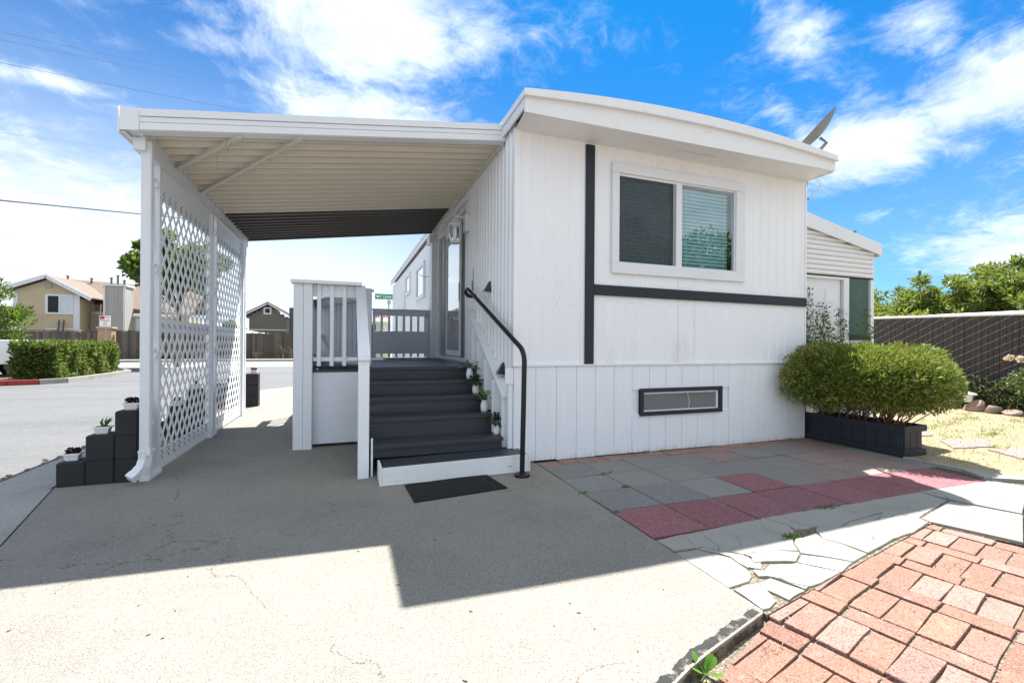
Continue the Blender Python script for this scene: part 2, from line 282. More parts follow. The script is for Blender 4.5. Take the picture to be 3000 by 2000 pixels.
class G:
    """collects geometry in world coordinates"""
    def __init__(s): s.v = []; s.f = []; s.m = []; s.mi = 0
    def quad_add(s, vs, fs):
        b = len(s.v); s.v += [tuple(p) for p in vs]; s.f += [tuple(b + i for i in f) for f in fs]; s.m += [s.mi] * len(fs); return s
    def hexa(s, p):   # p: bottom 4 (ccw), top 4
        return s.quad_add(p, [(0, 3, 2, 1), (4, 5, 6, 7), (0, 1, 5, 4), (1, 2, 6, 5), (2, 3, 7, 6), (3, 0, 4, 7)])
    def box(s, x0, x1, y0, y1, z0, z1):
        return s.hexa([(x0, y0, z0), (x1, y0, z0), (x1, y1, z0), (x0, y1, z0), (x0, y0, z1), (x1, y0, z1), (x1, y1, z1), (x0, y1, z1)])
    def bbox(s, x0, x1, y0, y1, z0, z1, b=.004):   # box with a chamfered top and sides
        c = []
        for z, i in ((z0, 0), (z1 - b, 0), (z1, b)):
            c += [(x0 + b + i, y0 + i, z), (x1 - b - i, y0 + i, z), (x1 - i, y0 + b + i, z), (x1 - i, y1 - b - i, z), (x1 - b - i, y1 - i, z), (x0 + b + i, y1 - i, z), (x0 + i, y1 - b - i, z), (x0 + i, y0 + b + i, z)]
        f = [tuple(range(16, 24)), tuple(range(7, -1, -1))]
        for k in (0, 8):
            for i in range(8): f.append((k + i, k + (i + 1) % 8, k + 8 + (i + 1) % 8, k + 8 + i))
        return s.quad_add(c, f)
    def beam(s, p, q, wd_, ht, up=(0, 0, 1)):
        p, q, up = Vector(p), Vector(q), Vector(up); d_ = (q - p).normalized()
        a = d_.cross(up).normalized() * wd_ / 2; b = a.cross(d_).normalized() * ht / 2
        return s.hexa([p - a - b, p + a - b, q + a - b, q - a - b, p - a + b, p + a + b, q + a + b, q - a + b])
    def prism(s, pts, z0, z1, inset=0):
        n = len(pts)
        ar = sum(pts[i][0] * pts[(i + 1) % n][1] - pts[(i + 1) % n][0] * pts[i][1] for i in range(n))
        if ar < 0: pts = pts[::-1]
        top = pts
        vs = [(x, y, z0) for x, y in pts] + [(x, y, z1) for x, y in top]
        return s.quad_add(vs, [tuple(range(n - 1, -1, -1)), tuple(range(n, 2 * n))] + [(i, (i + 1) % n, n + (i + 1) % n, n + i) for i in range(n)])
    def ext(s, prof, axis, a, b, cap=True):
        """profile of (u,v) pairs, closed, extruded along axis from a to b; axis 'x': (y,z); 'y': (x,z)"""
        n = len(prof)
        f = (lambda u, v, t: (t, u, v)) if axis == 'x' else (lambda u, v, t: (u, t, v))
        vs = [f(u, v, a) for u, v in prof] + [f(u, v, b) for u, v in prof]
        fs = [(i, (i + 1) % n, n + (i + 1) % n, n + i) for i in range(n)]
        if cap: fs += [tuple(range(n - 1, -1, -1)), tuple(range(n, 2 * n))]
        return s.quad_add(vs, fs)
    def tube(s, pts, r, n=8, cap=True):
        pts = [Vector(p) for p in pts]; rr = r if hasattr(r, '__len__') else [r] * len(pts)
        prev = None; vs = []
        for i, p in enumerate(pts):
            d_ = (pts[min(i + 1, len(pts) - 1)] - pts[max(i - 1, 0)]).normalized()
            if prev is None: a = d_.orthogonal().normalized()
            else: a = (prev - d_ * prev.dot(d_)).normalized()
            prev = a; b = d_.cross(a)
            for k in range(n):
                t = 2 * math.pi * k / n; vs.append(p + (a * math.cos(t) + b * math.sin(t)) * rr[i])
        fs = []
        for i in range(len(pts) - 1):
            for k in range(n): fs.append((i * n + k, i * n + (k + 1) % n, (i + 1) * n + (k + 1) % n, (i + 1) * n + k))
        if cap: fs += [tuple(range(n - 1, -1, -1)), tuple(range((len(pts) - 1) * n, len(pts) * n))]
        return s.quad_add(vs, fs)
    def lathe(s, c, prof, n=20, sq=False):
        cx, cy, cz = c; vs = []
        for r, z in prof:
            for k in range(n):
                t = 2 * math.pi * (k + .5) / n; vs.append((cx + r * math.cos(t), cy + r * math.sin(t), cz + z))
        fs = []
        for i in range(len(prof) - 1):
            for k in range(n): fs.append((i * n + k, i * n + (k + 1) % n, (i + 1) * n + (k + 1) % n, (i + 1) * n + k))
        fs += [tuple(range(n - 1, -1, -1)), tuple(range((len(prof) - 1) * n, len(prof) * n))]
        return s.quad_add(vs, fs)
    def build(s, name, m, parent=None, smooth=False, label=None, kind=None, color=None, origin=None, bevel=0):
        me = bpy.data.meshes.new(name)
        root = Vector((0, 0, 0))
        if parent is not None: root = ROOT[parent.name]
        org = root
        if parent is None:
            if origin is not None: org = Vector(origin)
        me.from_pydata([tuple(Vector(p) - org) for p in s.v], [], s.f)
        ms = m if isinstance(m, (list, tuple)) else [m]
        for x in ms: me.materials.append(MT[x] if isinstance(x, str) else x)
        if len(ms) > 1: me.polygons.foreach_set('material_index', s.m)
        if smooth: me.polygons.foreach_set('use_smooth', [True] * len(me.polygons))
        me.update()
        o = bpy.data.objects.new(name, me); COL.objects.link(o)
        if parent is not None: o.parent = parent
        else: o.location = org
        ROOT[o.name] = org
        if label: o['label'] = label
        if kind: o['kind'] = kind
        if color: o.color = color + (1,)
        if bevel:
            b = o.modifiers.new('bevel', 'BEVEL'); b.width = bevel; b.segments = 1; b.limit_method = 'ANGLE'
        if smooth:
            try:
                me.set_sharp_from_angle(angle=R(40))
            except Exception: pass
        return o

def struct(name, g, m, **k): return g.build(name, m, kind='structure', **k)

def copy_thing(o, loc, label=None, group=None):
    c = o.copy(); COL.objects.link(c); c.location = loc
    if label: c['label'] = label
    if group: c['group'] = group; o['group'] = group
    for ch in [x for x in bpy.data.objects if x.parent == o]:
        d_ = ch.copy(); COL.objects.link(d_); d_.parent = c
        for g_ in [x for x in bpy.data.objects if x.parent == ch]:
            e = g_.copy(); COL.objects.link(e); e.parent = d_
    ROOT[c.name] = Vector(loc)
    return c

def leafmesh(name, pts, L, W, m, parent=None, seed=0, up=.4, nrm=None, label=None, kind=None, lv=.35, out=.5, fold=.25):
    rg = np.random.default_rng(seed); pts = np.asarray(pts, float); n = len(pts)
    d_ = rg.normal(size=(n, 3)); d_ /= np.linalg.norm(d_, axis=1, keepdims=True)
    if nrm is not None: d_ += out * 2 * np.asarray(nrm)
    d_[:, 2] += up * 1.5; d_ /= np.linalg.norm(d_, axis=1, keepdims=True)
    r = rg.normal(size=(n, 3)); a = np.cross(d_, r); a /= np.linalg.norm(a, axis=1, keepdims=True)
    b = np.cross(a, d_)
    sc = (1 + lv * rg.uniform(-1, 1, (n, 1)))
    l, w_ = L * sc, W * sc
    v = np.empty((n, 4, 3)); v[:, 0] = pts; v[:, 1] = pts + d_ * l * .5 + a * w_ * .5 + b * w_ * fold; v[:, 2] = pts + d_ * l; v[:, 3] = pts + d_ * l * .5 - a * w_ * .5 + b * w_ * fold
    org = np.array(ROOT[parent.name]) if parent is not None else pts.mean(axis=0)
    v -= org
    me = bpy.data.meshes.new(name); me.vertices.add(n * 4); me.vertices.foreach_set('co', v.ravel())
    me.loops.add(n * 4); me.loops.foreach_set('vertex_index', np.arange(n * 4, dtype=np.int32))
    me.polygons.add(n); me.polygons.foreach_set('loop_start', np.arange(0, n * 4, 4, dtype=np.int32))
    me.update(calc_edges=True); me.validate()
    me.materials.append(MT[m]); o = bpy.data.objects.new(name, me); COL.objects.link(o)
    if parent is not None: o.parent = parent
    else: o.location = org
    ROOT[o.name] = Vector(org)
    if label: o['label'] = label
    if kind: o['kind'] = kind
    return o

def blobpts(n, c, r, seed, shell=.45, rough=.18, freq=2.2, power=2.0):
    """points in the outer part of a lumpy (super)ellipsoid, with normals"""
    rg = np.random.default_rng(seed)
    d_ = rg.normal(size=(n, 3)); d_ /= np.linalg.norm(d_, axis=1, keepdims=True)
    k = (np.abs(d_) ** power).sum(axis=1, keepdims=True) ** (-1 / power)
    ph = rg.uniform(0, 6.28, (6, 3)); fr = rg.uniform(.7, 1.6, (6, 3)) * freq
    lump = sum(np.sin(d_ @ np.diag(fr[i]) + ph[i]).prod(axis=1) for i in range(6)) / 2.2
    lump2 = sum(np.sin(d_ @ np.diag(fr[i] * 3.1) + ph[i][::-1]).prod(axis=1) for i in range(6)) / 3
    rad = 1 + rough * lump + rough * .55 * lump2
    t = 1 - shell * rg.random(n) ** 1.8
    p = d_ * k * (rad * t)[:, None] * np.array(r) + np.array(c)
    return p, d_

def crown(n, c, r, seed, clumps=60, cr=.28, hole=.25):
    """leaves gathered in clumps through an ellipsoid crown: uneven outline, gaps"""
    rg = np.random.default_rng(seed)
    d_ = rg.normal(size=(clumps, 3)); d_ /= np.linalg.norm(d_, axis=1, keepdims=True)
    d_[:, 2] = np.where(d_[:, 2] < -.5, -d_[:, 2] * .5, d_[:, 2])
    t = rg.uniform(.35, 1.08, (clumps, 1))
    cc = d_ * t * np.array(r) + np.array(c)
    idx = rg.integers(0, clumps, n)
    rr = np.array(r).mean() * cr * rg.uniform(.55, 1.25, clumps)
    q = rg.normal(size=(n, 3)); q /= np.linalg.norm(q, axis=1, keepdims=True)
    q *= (rg.random((n, 1)) ** .45)
    p = cc[idx] + q * rr[idx][:, None] * np.array([1, 1, .7])
    return p, q, cc

# ================================================================== GROUND
struct('ground', G().prism([(-400, -300), (400, -300), (400, 500), (-400, 500)], -.6, -.13), 'soil')
struct('park_lane', G().prism([(-40, -30), (-2.74, -30), (-2.74, 11.0), (-1.2, 13.6), (2.2, 15.5), (2.2, 24.6), (-40, 24.6)], -.3, -.022), 'asphalt')
struct('street', G().prism([(-120, 24.6), (120, 24.6), (120, 31.6), (-120, 31.6)], -.3, -.018), 'street')
mk = G()
for y in (26.3, 28.9): mk.box(-60, 30, y, y + .14, -.0178, -.014)
struct('street_lines', mk, 'line')
struct('far_sidewalk', G().box(-120, 120, 31.6, 33.35, -.3, .10), 'conc')
struct('far_soil_strip', G().box(-120, 120, 33.35, 120, -.3, .08), 'soil')
# aggregate drive: one cast slab with a rounded, chipped front edge beside the lower bricks
dr = [(1.775, 4.2), (1.775, 1.52)]
fe = [(1.753, 1.500), (1.60, 1.455), (1.452, 1.412), (1.341, 1.380), (1.208, 1.337), (1.094, 1.290), (.8, 1.17), (.3, .98), (-.6, .6), (-2.0, 0.0)]
poly = dr + fe + [(-2.0, -9), (-1.89, 3.47), (-2.24, 4.71), (-2.26, 12.4), (-1.25, 13.6), (.3, 13.9), (1.775, 13.9)]
drive = struct('aggregate_driveway', G().prism(poly, -.12, 0), 'aggr')
drive.data.materials.append(MT['edge'])
eg = G()
rg = random.Random(4)
ep = []
for i in range(len(fe) - 1):
    a, b = Vector(fe[i]), Vector(fe[i + 1]); n = max(1, int((b - a).length / .012))
    for k in range(n): ep.append(a.lerp(b, k / n))
vs = []; prof = [(-.050, .0012), (-.030, .0016), (-.014, .0012), (-.005, -.003), (.0, -.012), (.004, -.035), (.003, -.075), (.002, -.115)]
t_ = Vector((fe[-1][0] - fe[0][0], fe[-1][1] - fe[0][1])).normalized(); nn = Vector((-t_.y, t_.x))
if nn.y > 0: nn = -nn
for p_ in ep:
    for k, (u, z) in enumerate(prof):
        j = (.0035 * math.sin(p_.x * 23) + .003 * math.sin(p_.x * 61 + 1) + .002 * math.sin(p_.x * 149) + rg.uniform(-.0015, .0015)) if k == 0 else rg.uniform(-.0012, .0012)
        vs.append((p_.x + nn.x * (u + j), p_.y + nn.y * (u + j), z + (rg.uniform(-.001, .001) if k > 2 else 0)))
m_ = len(prof)
for k in range(m_ - 1):
    eg.mi = 0 if k < 3 else 1
    eg.quad_add(vs if k == 0 else [], []) if k == 0 else None
    eg.f += [(i * m_ + k, i * m_ + k + 1, (i + 1) * m_ + k + 1, (i + 1) * m_ + k) for i in range(len(ep) - 1)]; eg.m += [eg.mi] * (len(ep) - 1)
struct('driveway_edge', eg, ['edgetop', 'edge'], smooth=True)
struct('side_slab', G().prism([(-2.255, 4.71), (-1.905, 3.47), (-2.015, -9), (-2.78, -9), (-2.76, 3.9), (-2.275, 3.9), (-2.4, 4.2)], -.12, -.002)
       .prism([(-2.28, 3.91), (-2.76, 3.91), (-2.75, 11.0), (-2.275, 12.3), (-2.275, 4.73)], -.12, -.003), 'side')
# broken crumbs along the asphalt edge
cr = G(); rg = random.Random(11)
for i in range(420):
    y = rg.uniform(2.5, 10); x = -2.79 + rg.gauss(0, .035); s_ = rg.uniform(.006, .022)
    cr.hexa([(x - s_, y - s_, -.02), (x + s_, y - s_ * .7, -.02), (x + s_ * .8, y + s_, -.02), (x - s_ * .8, y + s_, -.02), (x - s_ * .5, y - s_ * .5, -.02 + s_), (x + s_ * .6, y - s_ * .4, -.02 + s_ * .8), (x + s_ * .4, y + s_ * .6, -.02 + s_), (x - s_ * .4, y + s_ * .5, -.02 + s_ * .9)])
cr.build('asphalt_edge_gravel', 'soil', kind='stuff')

fl = G(); rg = random.Random(19)
for i in range(170):
    x, y = rg.uniform(-1.8, 1.7), rg.uniform(.9, 7.0); s_ = rg.uniform(.003, .011); a = rg.uniform(0, 3.1)
    ca, sa = math.cos(a) * s_, math.sin(a) * s_
    fl.hexa([(x - ca, y - sa, .0008), (x + sa * .4, y - ca * .4, .0008), (x + ca, y + sa, .0008), (x - sa * .4, y + ca * .4, .0008), (x - ca * .8, y - sa * .8, .004), (x + sa * .3, y - ca * .3, .0045), (x + ca * .8, y + sa * .8, .004), (x - sa * .3, y + ca * .3, .0035)])
fl.build('driveway_leaf_bits', 'bark', kind='stuff')
# --- pavers
struct('paver_bed', G().prism([(1.777, 2.28), (5.45, 2.28), (5.6, 2.6), (5.62, 4.19), (1.777, 4.19)], -.12, -.016), 'dirt')
pvroot = bpy.data.objects['paver_bed']
GR = [(.20, .198, .19), (.215, .208, .195), (.19, .192, .188), (.23, .218, .20)]; RD = [(.235, .065, .082), (.215, .07, .085), (.245, .075, .09)]; BR = [(.25, .165, .145), (.245, .18, .16)]
ylines = [2.315, 2.775, 3.205, 3.605, 4.0]
redmap = {(0, c) for c in range(8)} | {(1, 3)}
brn = {(1, 6), (1, 7), (2, 7), (3, 7), (3, 4), (1, 5), (2, 6)}
rg = random.Random(5)
for r_ in range(4):
    x = 1.785
    for c in range(9):
        wd_ = .452
        x1 = min(x + wd_, 5.60)
        if r_ == 0 and x > 5.2: break
        g = G(); j = [rg.uniform(-.004, .004) for _ in range(10)]
        y0, y1 = ylines[r_] + .006, ylines[r_ + 1] - .006
        z = rg.uniform(-.003, .003)
        tl = [rg.uniform(-.003, .003) for _ in range(4)]
        p_ = [(x + .005 + j[0], y0 + j[1]), (x1 - .005 + j[2], y0 + j[3]), (x1 - .005 + j[4], y1 + j[5]), (x + .005 + j[6], y1 + j[7])]
        b_ = .004; q_ = [(p_[0][0] + b_, p_[0][1] + b_), (p_[1][0] - b_, p_[1][1] + b_), (p_[2][0] - b_, p_[2][1] - b_), (p_[3][0] + b_, p_[3][1] - b_)]
        vs = [(a, b, -.05) for a, b in p_] + [(a, b, z - .004 + t) for (a, b), t in zip(p_, tl)] + [(a, b, z + t) for (a, b), t in zip(q_, tl)]
        g.quad_add(vs, [(0, 1, 5, 4), (1, 2, 6, 5), (2, 3, 7, 6), (3, 0, 4, 7), (4, 5, 9, 8), (5, 6, 10, 9), (6, 7, 11, 10), (7, 4, 8, 11), (8, 9, 10, 11)])
        colr = rg.choice(RD) if (r_, c) in redmap else rg.choice(BR) if (r_, c) in brn else rg.choice(GR)
        g.build('paver', 'paver', pvroot, color=colr)
        x = x1
        if x >= 5.59: break
# narrow old bricks between the pavers and the skirting
x = 1.79
while x < 5.55:
    l_ = rg.uniform(.17, .24)
    for k in range(2):
        g = G(); g.bbox(x + .004, min(x + l_ - .004, 5.6), 4.008 + k * .097, 4.008 + k * .097 + .09, -.05, rg.uniform(-.006, .002), .004)
        g.build('brick', 'paver', pvroot, color=rg.choice([(.33, .17, .12), (.28, .16, .12), (.24, .17, .14)]))
    x += l_

# --- cracked concrete strip
struct('broken_path_bed', G().prism([(1.777, 1.50), (1.777, 2.30), (4.6, 2.36), (4.6, 2.0), (3.75, 1.90)], -.12, -.012), 'jsoil')
pb = bpy.data.objects['broken_path_bed']
CR = [
[(2.060, 1.955), (2.148, 1.915), (2.118, 1.885), (2.160, 1.858), (2.095, 1.800), (2.050, 1.840)],
[(2.050, 1.815), (2.100, 1.775), (2.110, 1.690), (2.062, 1.735), (2.012, 1.750), (2.030, 1.80)],
[(1.784, 2.281), (1.981, 2.302), (2.006, 2.304), (1.947, 2.126), (1.796, 2.135)],
[(2.006, 2.304), (2.734, 2.336), (2.778, 2.178), (2.737, 2.11), (2.562, 1.979), (2.496, 1.896), (2.369, 1.944), (2.28, 1.965), (2.152, 1.971), (1.993, 2.129), (1.943, 2.122)],
[(2.734, 2.336), (2.992, 2.341), (3.687, 2.321), (3.68, 2.195), (3.65, 2.13), (3.242, 2.095), (3.122, 2.064), (3.046, 2.06), (2.951, 2.11), (2.848, 2.104), (2.759, 2.127), (2.778, 2.178)],
[(3.687, 2.321), (4.482, 2.357), (4.426, 2.136), (3.787, 1.981), (3.65, 2.13)],
[(3.234, 2.09), (3.648, 2.124), (3.777, 1.985), (3.744, 1.901), (3.44, 1.831), (3.253, 1.816), (3.193, 1.87), (3.14, 2.002), (3.109, 2.056)],
[(2.93, 2.105), (3.109, 2.056), (3.133, 1.998), (3.185, 1.866), (3.248, 1.813), (3.0, 1.765), (2.847, 1.735), (2.833, 1.864), (2.787, 1.955), (2.857, 2.057)],
[(2.628, 2.021), (2.739, 2.023), (2.835, 2.041), (2.787, 1.955), (2.829, 1.861), (2.837, 1.733), (2.658, 1.694), (2.579, 1.776), (2.473, 1.865), (2.562, 1.979)],
[(2.275, 1.961), (2.366, 1.941), (2.478, 1.882), (2.451, 1.857), (2.353, 1.8), (2.242, 1.839), (2.18, 1.86), (2.105, 1.869), (2.154, 1.923), (2.145, 1.964)],
[(2.459, 1.855), (2.574, 1.772), (2.651, 1.693), (2.48, 1.638), (2.369, 1.774), (2.354, 1.796)],
[(2.342, 1.792), (2.367, 1.772), (2.476, 1.639), (2.268, 1.597), (2.178, 1.592), (2.113, 1.651), (2.096, 1.788), (2.174, 1.828)],
[(1.936, 2.114), (1.983, 2.118), (2.137, 1.957), (2.143, 1.918), (2.091, 1.857), (2.038, 1.833), (2.052, 1.968), (1.998, 2.054)],
[(1.780, 2.115), (1.934, 2.111), (2.045, 1.962), (2.028, 1.828), (1.986, 1.763), (1.929, 1.73), (1.804, 1.72), (1.779, 1.719)],
[(1.879, 1.711), (1.959, 1.705), (1.948, 1.644), (1.905, 1.553), (1.821, 1.521), (1.782, 1.524), (1.791, 1.699)],
[(1.959, 1.705), (2.059, 1.722), (2.118, 1.585), (2.119, 1.571), (1.966, 1.538), (1.941, 1.647)],
[(2.072, 1.733), (2.107, 1.646), (2.165, 1.589), (2.129, 1.578)],
]
rg = random.Random(21)
def cracked(pl, gap, rgn, z, amp=.007):
    n = len(pl); c = Vector((sum(p[0] for p in pl) / n, sum(p[1] for p in pl) / n)); out = []
    for i in range(n):
        a, b = Vector(pl[i]), Vector(pl[(i + 1) % n]); k = max(1, int((b - a).length / .05))
        e = (b - a).normalized(); nn = Vector((-e.y, e.x)); nn = nn if nn.dot(c - (a + b) / 2) > 0 else -nn
        for q in range(k):
            p = a.lerp(b, q / k)
            w_ = gap + (abs(rgn.gauss(0, amp)) * .6 if q else 0)
            if q == 0: p = p + (c - p).normalized() * gap * 1.3
            else: p = p + nn * w_
            out.append((p.x, p.y))
    g = G(); m = len(out)
    if sum(out[i][0] * out[(i + 1) % m][1] - out[(i + 1) % m][0] * out[i][1] for i in range(m)) < 0: out = out[::-1]
    tx, ty = rgn.uniform(-.003, .003), rgn.uniform(-.003, .003)
    ins = [((c.x - x) * .02 + x, (c.y - y) * .02 + y) for x, y in out]
    hz_ = lambda x, y: z + tx * (x - c.x) * 2 + ty * (y - c.y) * 2
    vs = [(x, y, -.06) for x, y in out] + [(x, y, hz_(x, y) - .004) for x, y in out] + [(x, y, hz_(x, y)) for x, y in ins]
    f = []
    for k in (0, m):
        for i in range(m): f.append((k + i, k + (i + 1) % m, k + m + (i + 1) % m, k + m + i))
    f.append(tuple(range(2 * m, 3 * m)))
    return g.quad_add(vs, f)
for i, pl in enumerate(CR):
    big = i in (2, 3, 4, 5, 6)
    cracked(pl, .0012 if big else .0022, rg, rg.uniform(-.003, .0015), .0045).build('concrete_piece', 'conc', pb)
rb = G()
for i in range(60):
    cx_, cy_ = rg.choice([(2.06, 1.80, ), (2.0, 1.62), (2.08, 1.60), (1.87, 1.50), (2.10, 1.82)]); x, y = cx_ + rg.gauss(0, .04), cy_ + rg.gauss(0, .03); s_ = rg.uniform(.004, .012)
    rb.hexa([(x - s_, y - s_, -.032), (x + s_, y - s_ * .7, -.032), (x + s_ * .8, y + s_, -.032), (x - s_ * .8, y + s_, -.032), (x - s_ * .5, y - s_ * .5, -.03 + s_), (x + s_ * .6, y - s_ * .4, -.03 + s_ * .8), (x + s_ * .4, y + s_ * .6, -.03 + s_), (x - s_ * .4, y + s_ * .5, -.03 + s_ * .9)])
rb.build('rubble_in_cracks', 'stone', kind='stuff')

# smooth slabs to the right
sl = struct('slab_bed', G().prism([(3.75, 1.9), (3.93, 1.49), (5.0, -3), (9, -3), (9, 2.0), (5.72, 2.2), (5.45, 2.36), (4.45, 2.37)], -.12, -.02), 'dirt')
for pl in ([(4.482, 2.352), (5.45, 2.335), (5.55, 2.13), (5.0, 1.92), (4.585, 1.775), (4.462, 2.136)],
           [(3.787, 1.970), (4.412, 2.112), (4.555, 1.76), (3.93, 1.515), (3.775, 1.914)],
           [(4.60, 1.765), (5.01, 1.905), (5.57, 2.12), (6.6, 1.9), (6.9, -.5), (4.9, -.6)],
           [(3.945, 1.50), (4.57, 1.75), (4.87, -.6), (4.3, -.6)]):
    cracked(pl, .003, rg, -.001, .0015).build('concrete_slab', 'conc', sl)

# --- brick paving (lower, uneven)
def layz(x, y): return -.014 - .010 * max(0, min(1, (1.50 + (x - 1.75) * .2 - y) / .45)) - .022 * max(0, min(1, (1.95 - x) / .25))
bg_ = G(); nx, ny = 60, 34; vs = []; fs = []
for j in range(ny + 1):
    for i in range(nx + 1):
        x = -.6 + 5.5 * i / nx; y = -.7 + 2.62 * j / ny; vs.append((x, y, layz(x, y) - .011))
for j in range(ny):
    for i in range(nx): a = j * (nx + 1) + i; fs.append((a, a + 1, a + nx + 2, a + nx + 1))
bg_.quad_add(vs, fs)
struct('brick_bed', bg_, 'jsoil')
struct('lower_ground', G().prism([(-2.0, -9), (-2.0, .0), (-.55, .60), (-.55, -.7), (4.9, -.7), (4.9, -9)], -.15, -.05), 'soil')
bb = bpy.data.objects['brick_bed']
A0 = R(14.5); ux_, uy_ = math.cos(A0), math.sin(A0)
def UV(u, v): return (u * ux_ - v * uy_, u * uy_ + v * ux_)
bound = [(1.770, 1.500), (1.82, 1.492), (2.24, 1.585), (2.641, 1.675), (3.228, 1.795), (3.72, 1.885), (3.89, 1.504), (4.85, -.6), (.35, -.6), (.35, .93), (1.094, 1.272), (1.208, 1.317), (1.341, 1.362), (1.452, 1.395)]
def inside(p):
    x, y = p; c = False; n = len(bound)
    for i in range(n):
        x1, y1 = bound[i]; x2, y2 = bound[(i + 1) % n]
        if (y1 > y) != (y2 > y) and x < (x2 - x1) * (y - y1) / (y2 - y1) + x1: c = not c
    return c
def clip(pl):   # Sutherland-Hodgman against the upper edge lines (convex side only)
    edges = [((1.75, 1.494), (3.74, 1.893)), ((3.74, 1.893), (3.91, 1.49)), ((.35, .915), (1.76, 1.488))]
    for (a, b) in edges:
        a, b = Vector(a), Vector(b); e = b - a
        s_ = lambda p: e.x * (p[1] - a.y) - e.y * (p[0] - a.x)
        out = []
        for i in range(len(pl)):
            p, q = pl[i], pl[(i + 1) % len(pl)]; sp, sq = s_(p), s_(q)
            if sp <= 0: out.append(p)
            if sp * sq < 0:
                t = sp / (sp - sq); out.append((p[0] + (q[0] - p[0]) * t, p[1] + (q[1] - p[1]) * t))
        pl = out
        if len(pl) < 3: return None
    return pl
rg = random.Random(33)
PER = .405; W1 = .122; LV = .238; LH = .262
def area(pl): return abs(sum(pl[i][0] * pl[(i + 1) % len(pl)][1] - pl[(i + 1) % len(pl)][0] * pl[i][1] for i in range(len(pl)))) / 2
def lay(u0, u1, v0, v1, lab=None):
    j = lambda: rg.uniform(-.004, .004)
    du, dv = rg.uniform(-.003, .003), rg.uniform(-.003, .003); an = rg.uniform(-.025, .025)
    cu, cv = (u0 + u1) / 2, (v0 + v1) / 2
    pl = []
    for u, v in ((u0 + .003, v0 + .003), (u1 - .003, v0 + .003), (u1 - .003, v1 - .003), (u0 + .003, v1 - .003)):
        uu, vv = u - cu, v - cv; pl.append(UV(cu + uu - an * vv + du + j() * .5, cv + vv + an * uu + dv + j() * .5))
    if not inside(UV(cu, cv)) and not any(inside(p) for p in pl): return
    pl = clip(pl)
    if pl is None or area(pl) < .003: return
    if sum(pl[i][0] * pl[(i + 1) % len(pl)][1] - pl[(i + 1) % len(pl)][0] * pl[i][1] for i in range(len(pl))) < 0: pl = pl[::-1]
    fine = []
    for i in range(len(pl)):
        a, b = Vector(pl[i]), Vector(pl[(i + 1) % len(pl)]); e = (b - a); L_ = e.length
        if L_ < .02: fine.append(tuple(a)); continue
        e /= L_; nn = Vector((-e.y, e.x)); chip = abs(rg.gauss(0, .0035)) + .002
        fine.append(tuple(a + e * chip)); fine.append(tuple(a.lerp(b, rg.uniform(.3, .7)) + nn * rg.uniform(-.0005, .003))); fine.append(tuple(b - e * (abs(rg.gauss(0, .0035)) + .002)))
    pl = fine; m = len(pl)
    c = Vector((sum(p[0] for p in pl) / m, sum(p[1] for p in pl) / m))
    dd = max(0, min(1, (1.50 + (c.x - 1.75) * .2 - c.y) / .45)) ; dl = max(0, min(1, (1.95 - c.x) / .25)); z = layz(c.x, c.y) + rg.gauss(0, .0022) ; tx, ty = rg.gauss(0, .013), rg.gauss(0, .013)
    zz = lambda x, y: z + tx * (x - c.x) + ty * (y - c.y)
    ins = [((c.x - x) * .022 + x, (c.y - y) * .022 + y) for x, y in pl]
    vs = [(x, y, -.10) for x, y in pl] + [(x, y, zz(x, y) - .003) for x, y in pl] + [(x, y, zz(x, y)) for x, y in ins]
    f = []
    for k in (0, m):
        for i in range(m): f.append((k + i, k + (i + 1) % m, k + m + (i + 1) % m, k + m + i))
    f.append(tuple(range(2 * m, 3 * m)))
    v_ = rg.uniform(.88, 1.12)
    colr = rg.choice([(.285, .150, .105), (.305, .160, .112), (.28, .155, .118), (.315, .175, .132), (.33, .21, .175), (.265, .135, .095), (.295, .152, .102)])
    G().quad_add(vs, f).build('brick', 'brick', bb, color=tuple(a * v_ for a in colr))
U0 = 1.985
for ci in range(-6, 9):
    ub = U0 + ci * PER
    v = .795 - 12 * LV
    while v < 2.0: lay(ub, ub + W1, v, v + LV); v += LV + .003
    v = .795 - 24 * .119 + rg.uniform(-.02, .02) * 0 + .007 * ci
    while v < 2.0: lay(ub + W1 + .001 + rg.uniform(-.002, .002), ub + PER - .001, v, v + .119); v += .1205
# dry grass tufts in joints
pts = []
rg = random.Random(8)
for cx_, cy_, s_, n in ((2.66, 2.06, .05, 420), (2.75, 2.07, .04, 160), (2.02, 1.62, .05, 60), (3.15, 1.50, .05, 110), (3.3, 1.56, .05, 90), (2.35, 1.13, .05, 70), (2.45, 1.33, .03, 50), (1.62, 1.34, .03, 40), (2.75, 1.38, .05, 60), (1.95, 1.49, .04, 60), (2.9, 1.32, .05, 60)):
    for i in range(n): pts.append((cx_ + rg.gauss(0, s_ * 1.3), cy_ + rg.gauss(0, s_ * .5), -.035 if cy_ < 1.7 else -.02))
leafmesh('dry_joint_grass', pts, .022, .003, 'dry', seed=3, up=.3, kind='stuff')
pts = []
for cx_, cy_, s_, n in ((3.36, 2.325, .05, 130), (2.22, 3.60, .02, 40), (2.20, 3.22, .025, 60), (1.79, 3.20, .02, 45), (1.79, 2.75, .02, 40), (1.80, 2.95, .02, 20), (3.13, 4.19, .03, 60), (3.33, 4.19, .02, 40), (2.62, 2.04, .03, 130), (2.3, 3.62, .02, 15), (5.3, 4.16, .05, 50), (4.9, 3.2, .03, 15)):
    for i in range(n): pts.append((cx_ + rg.gauss(0, s_), min(cy_ + rg.gauss(0, s_ * .35), 4.19), -.012))
leafmesh('green_joint_weeds', pts, .035, .005, 'grassb', seed=4, up=.7, kind='stuff')
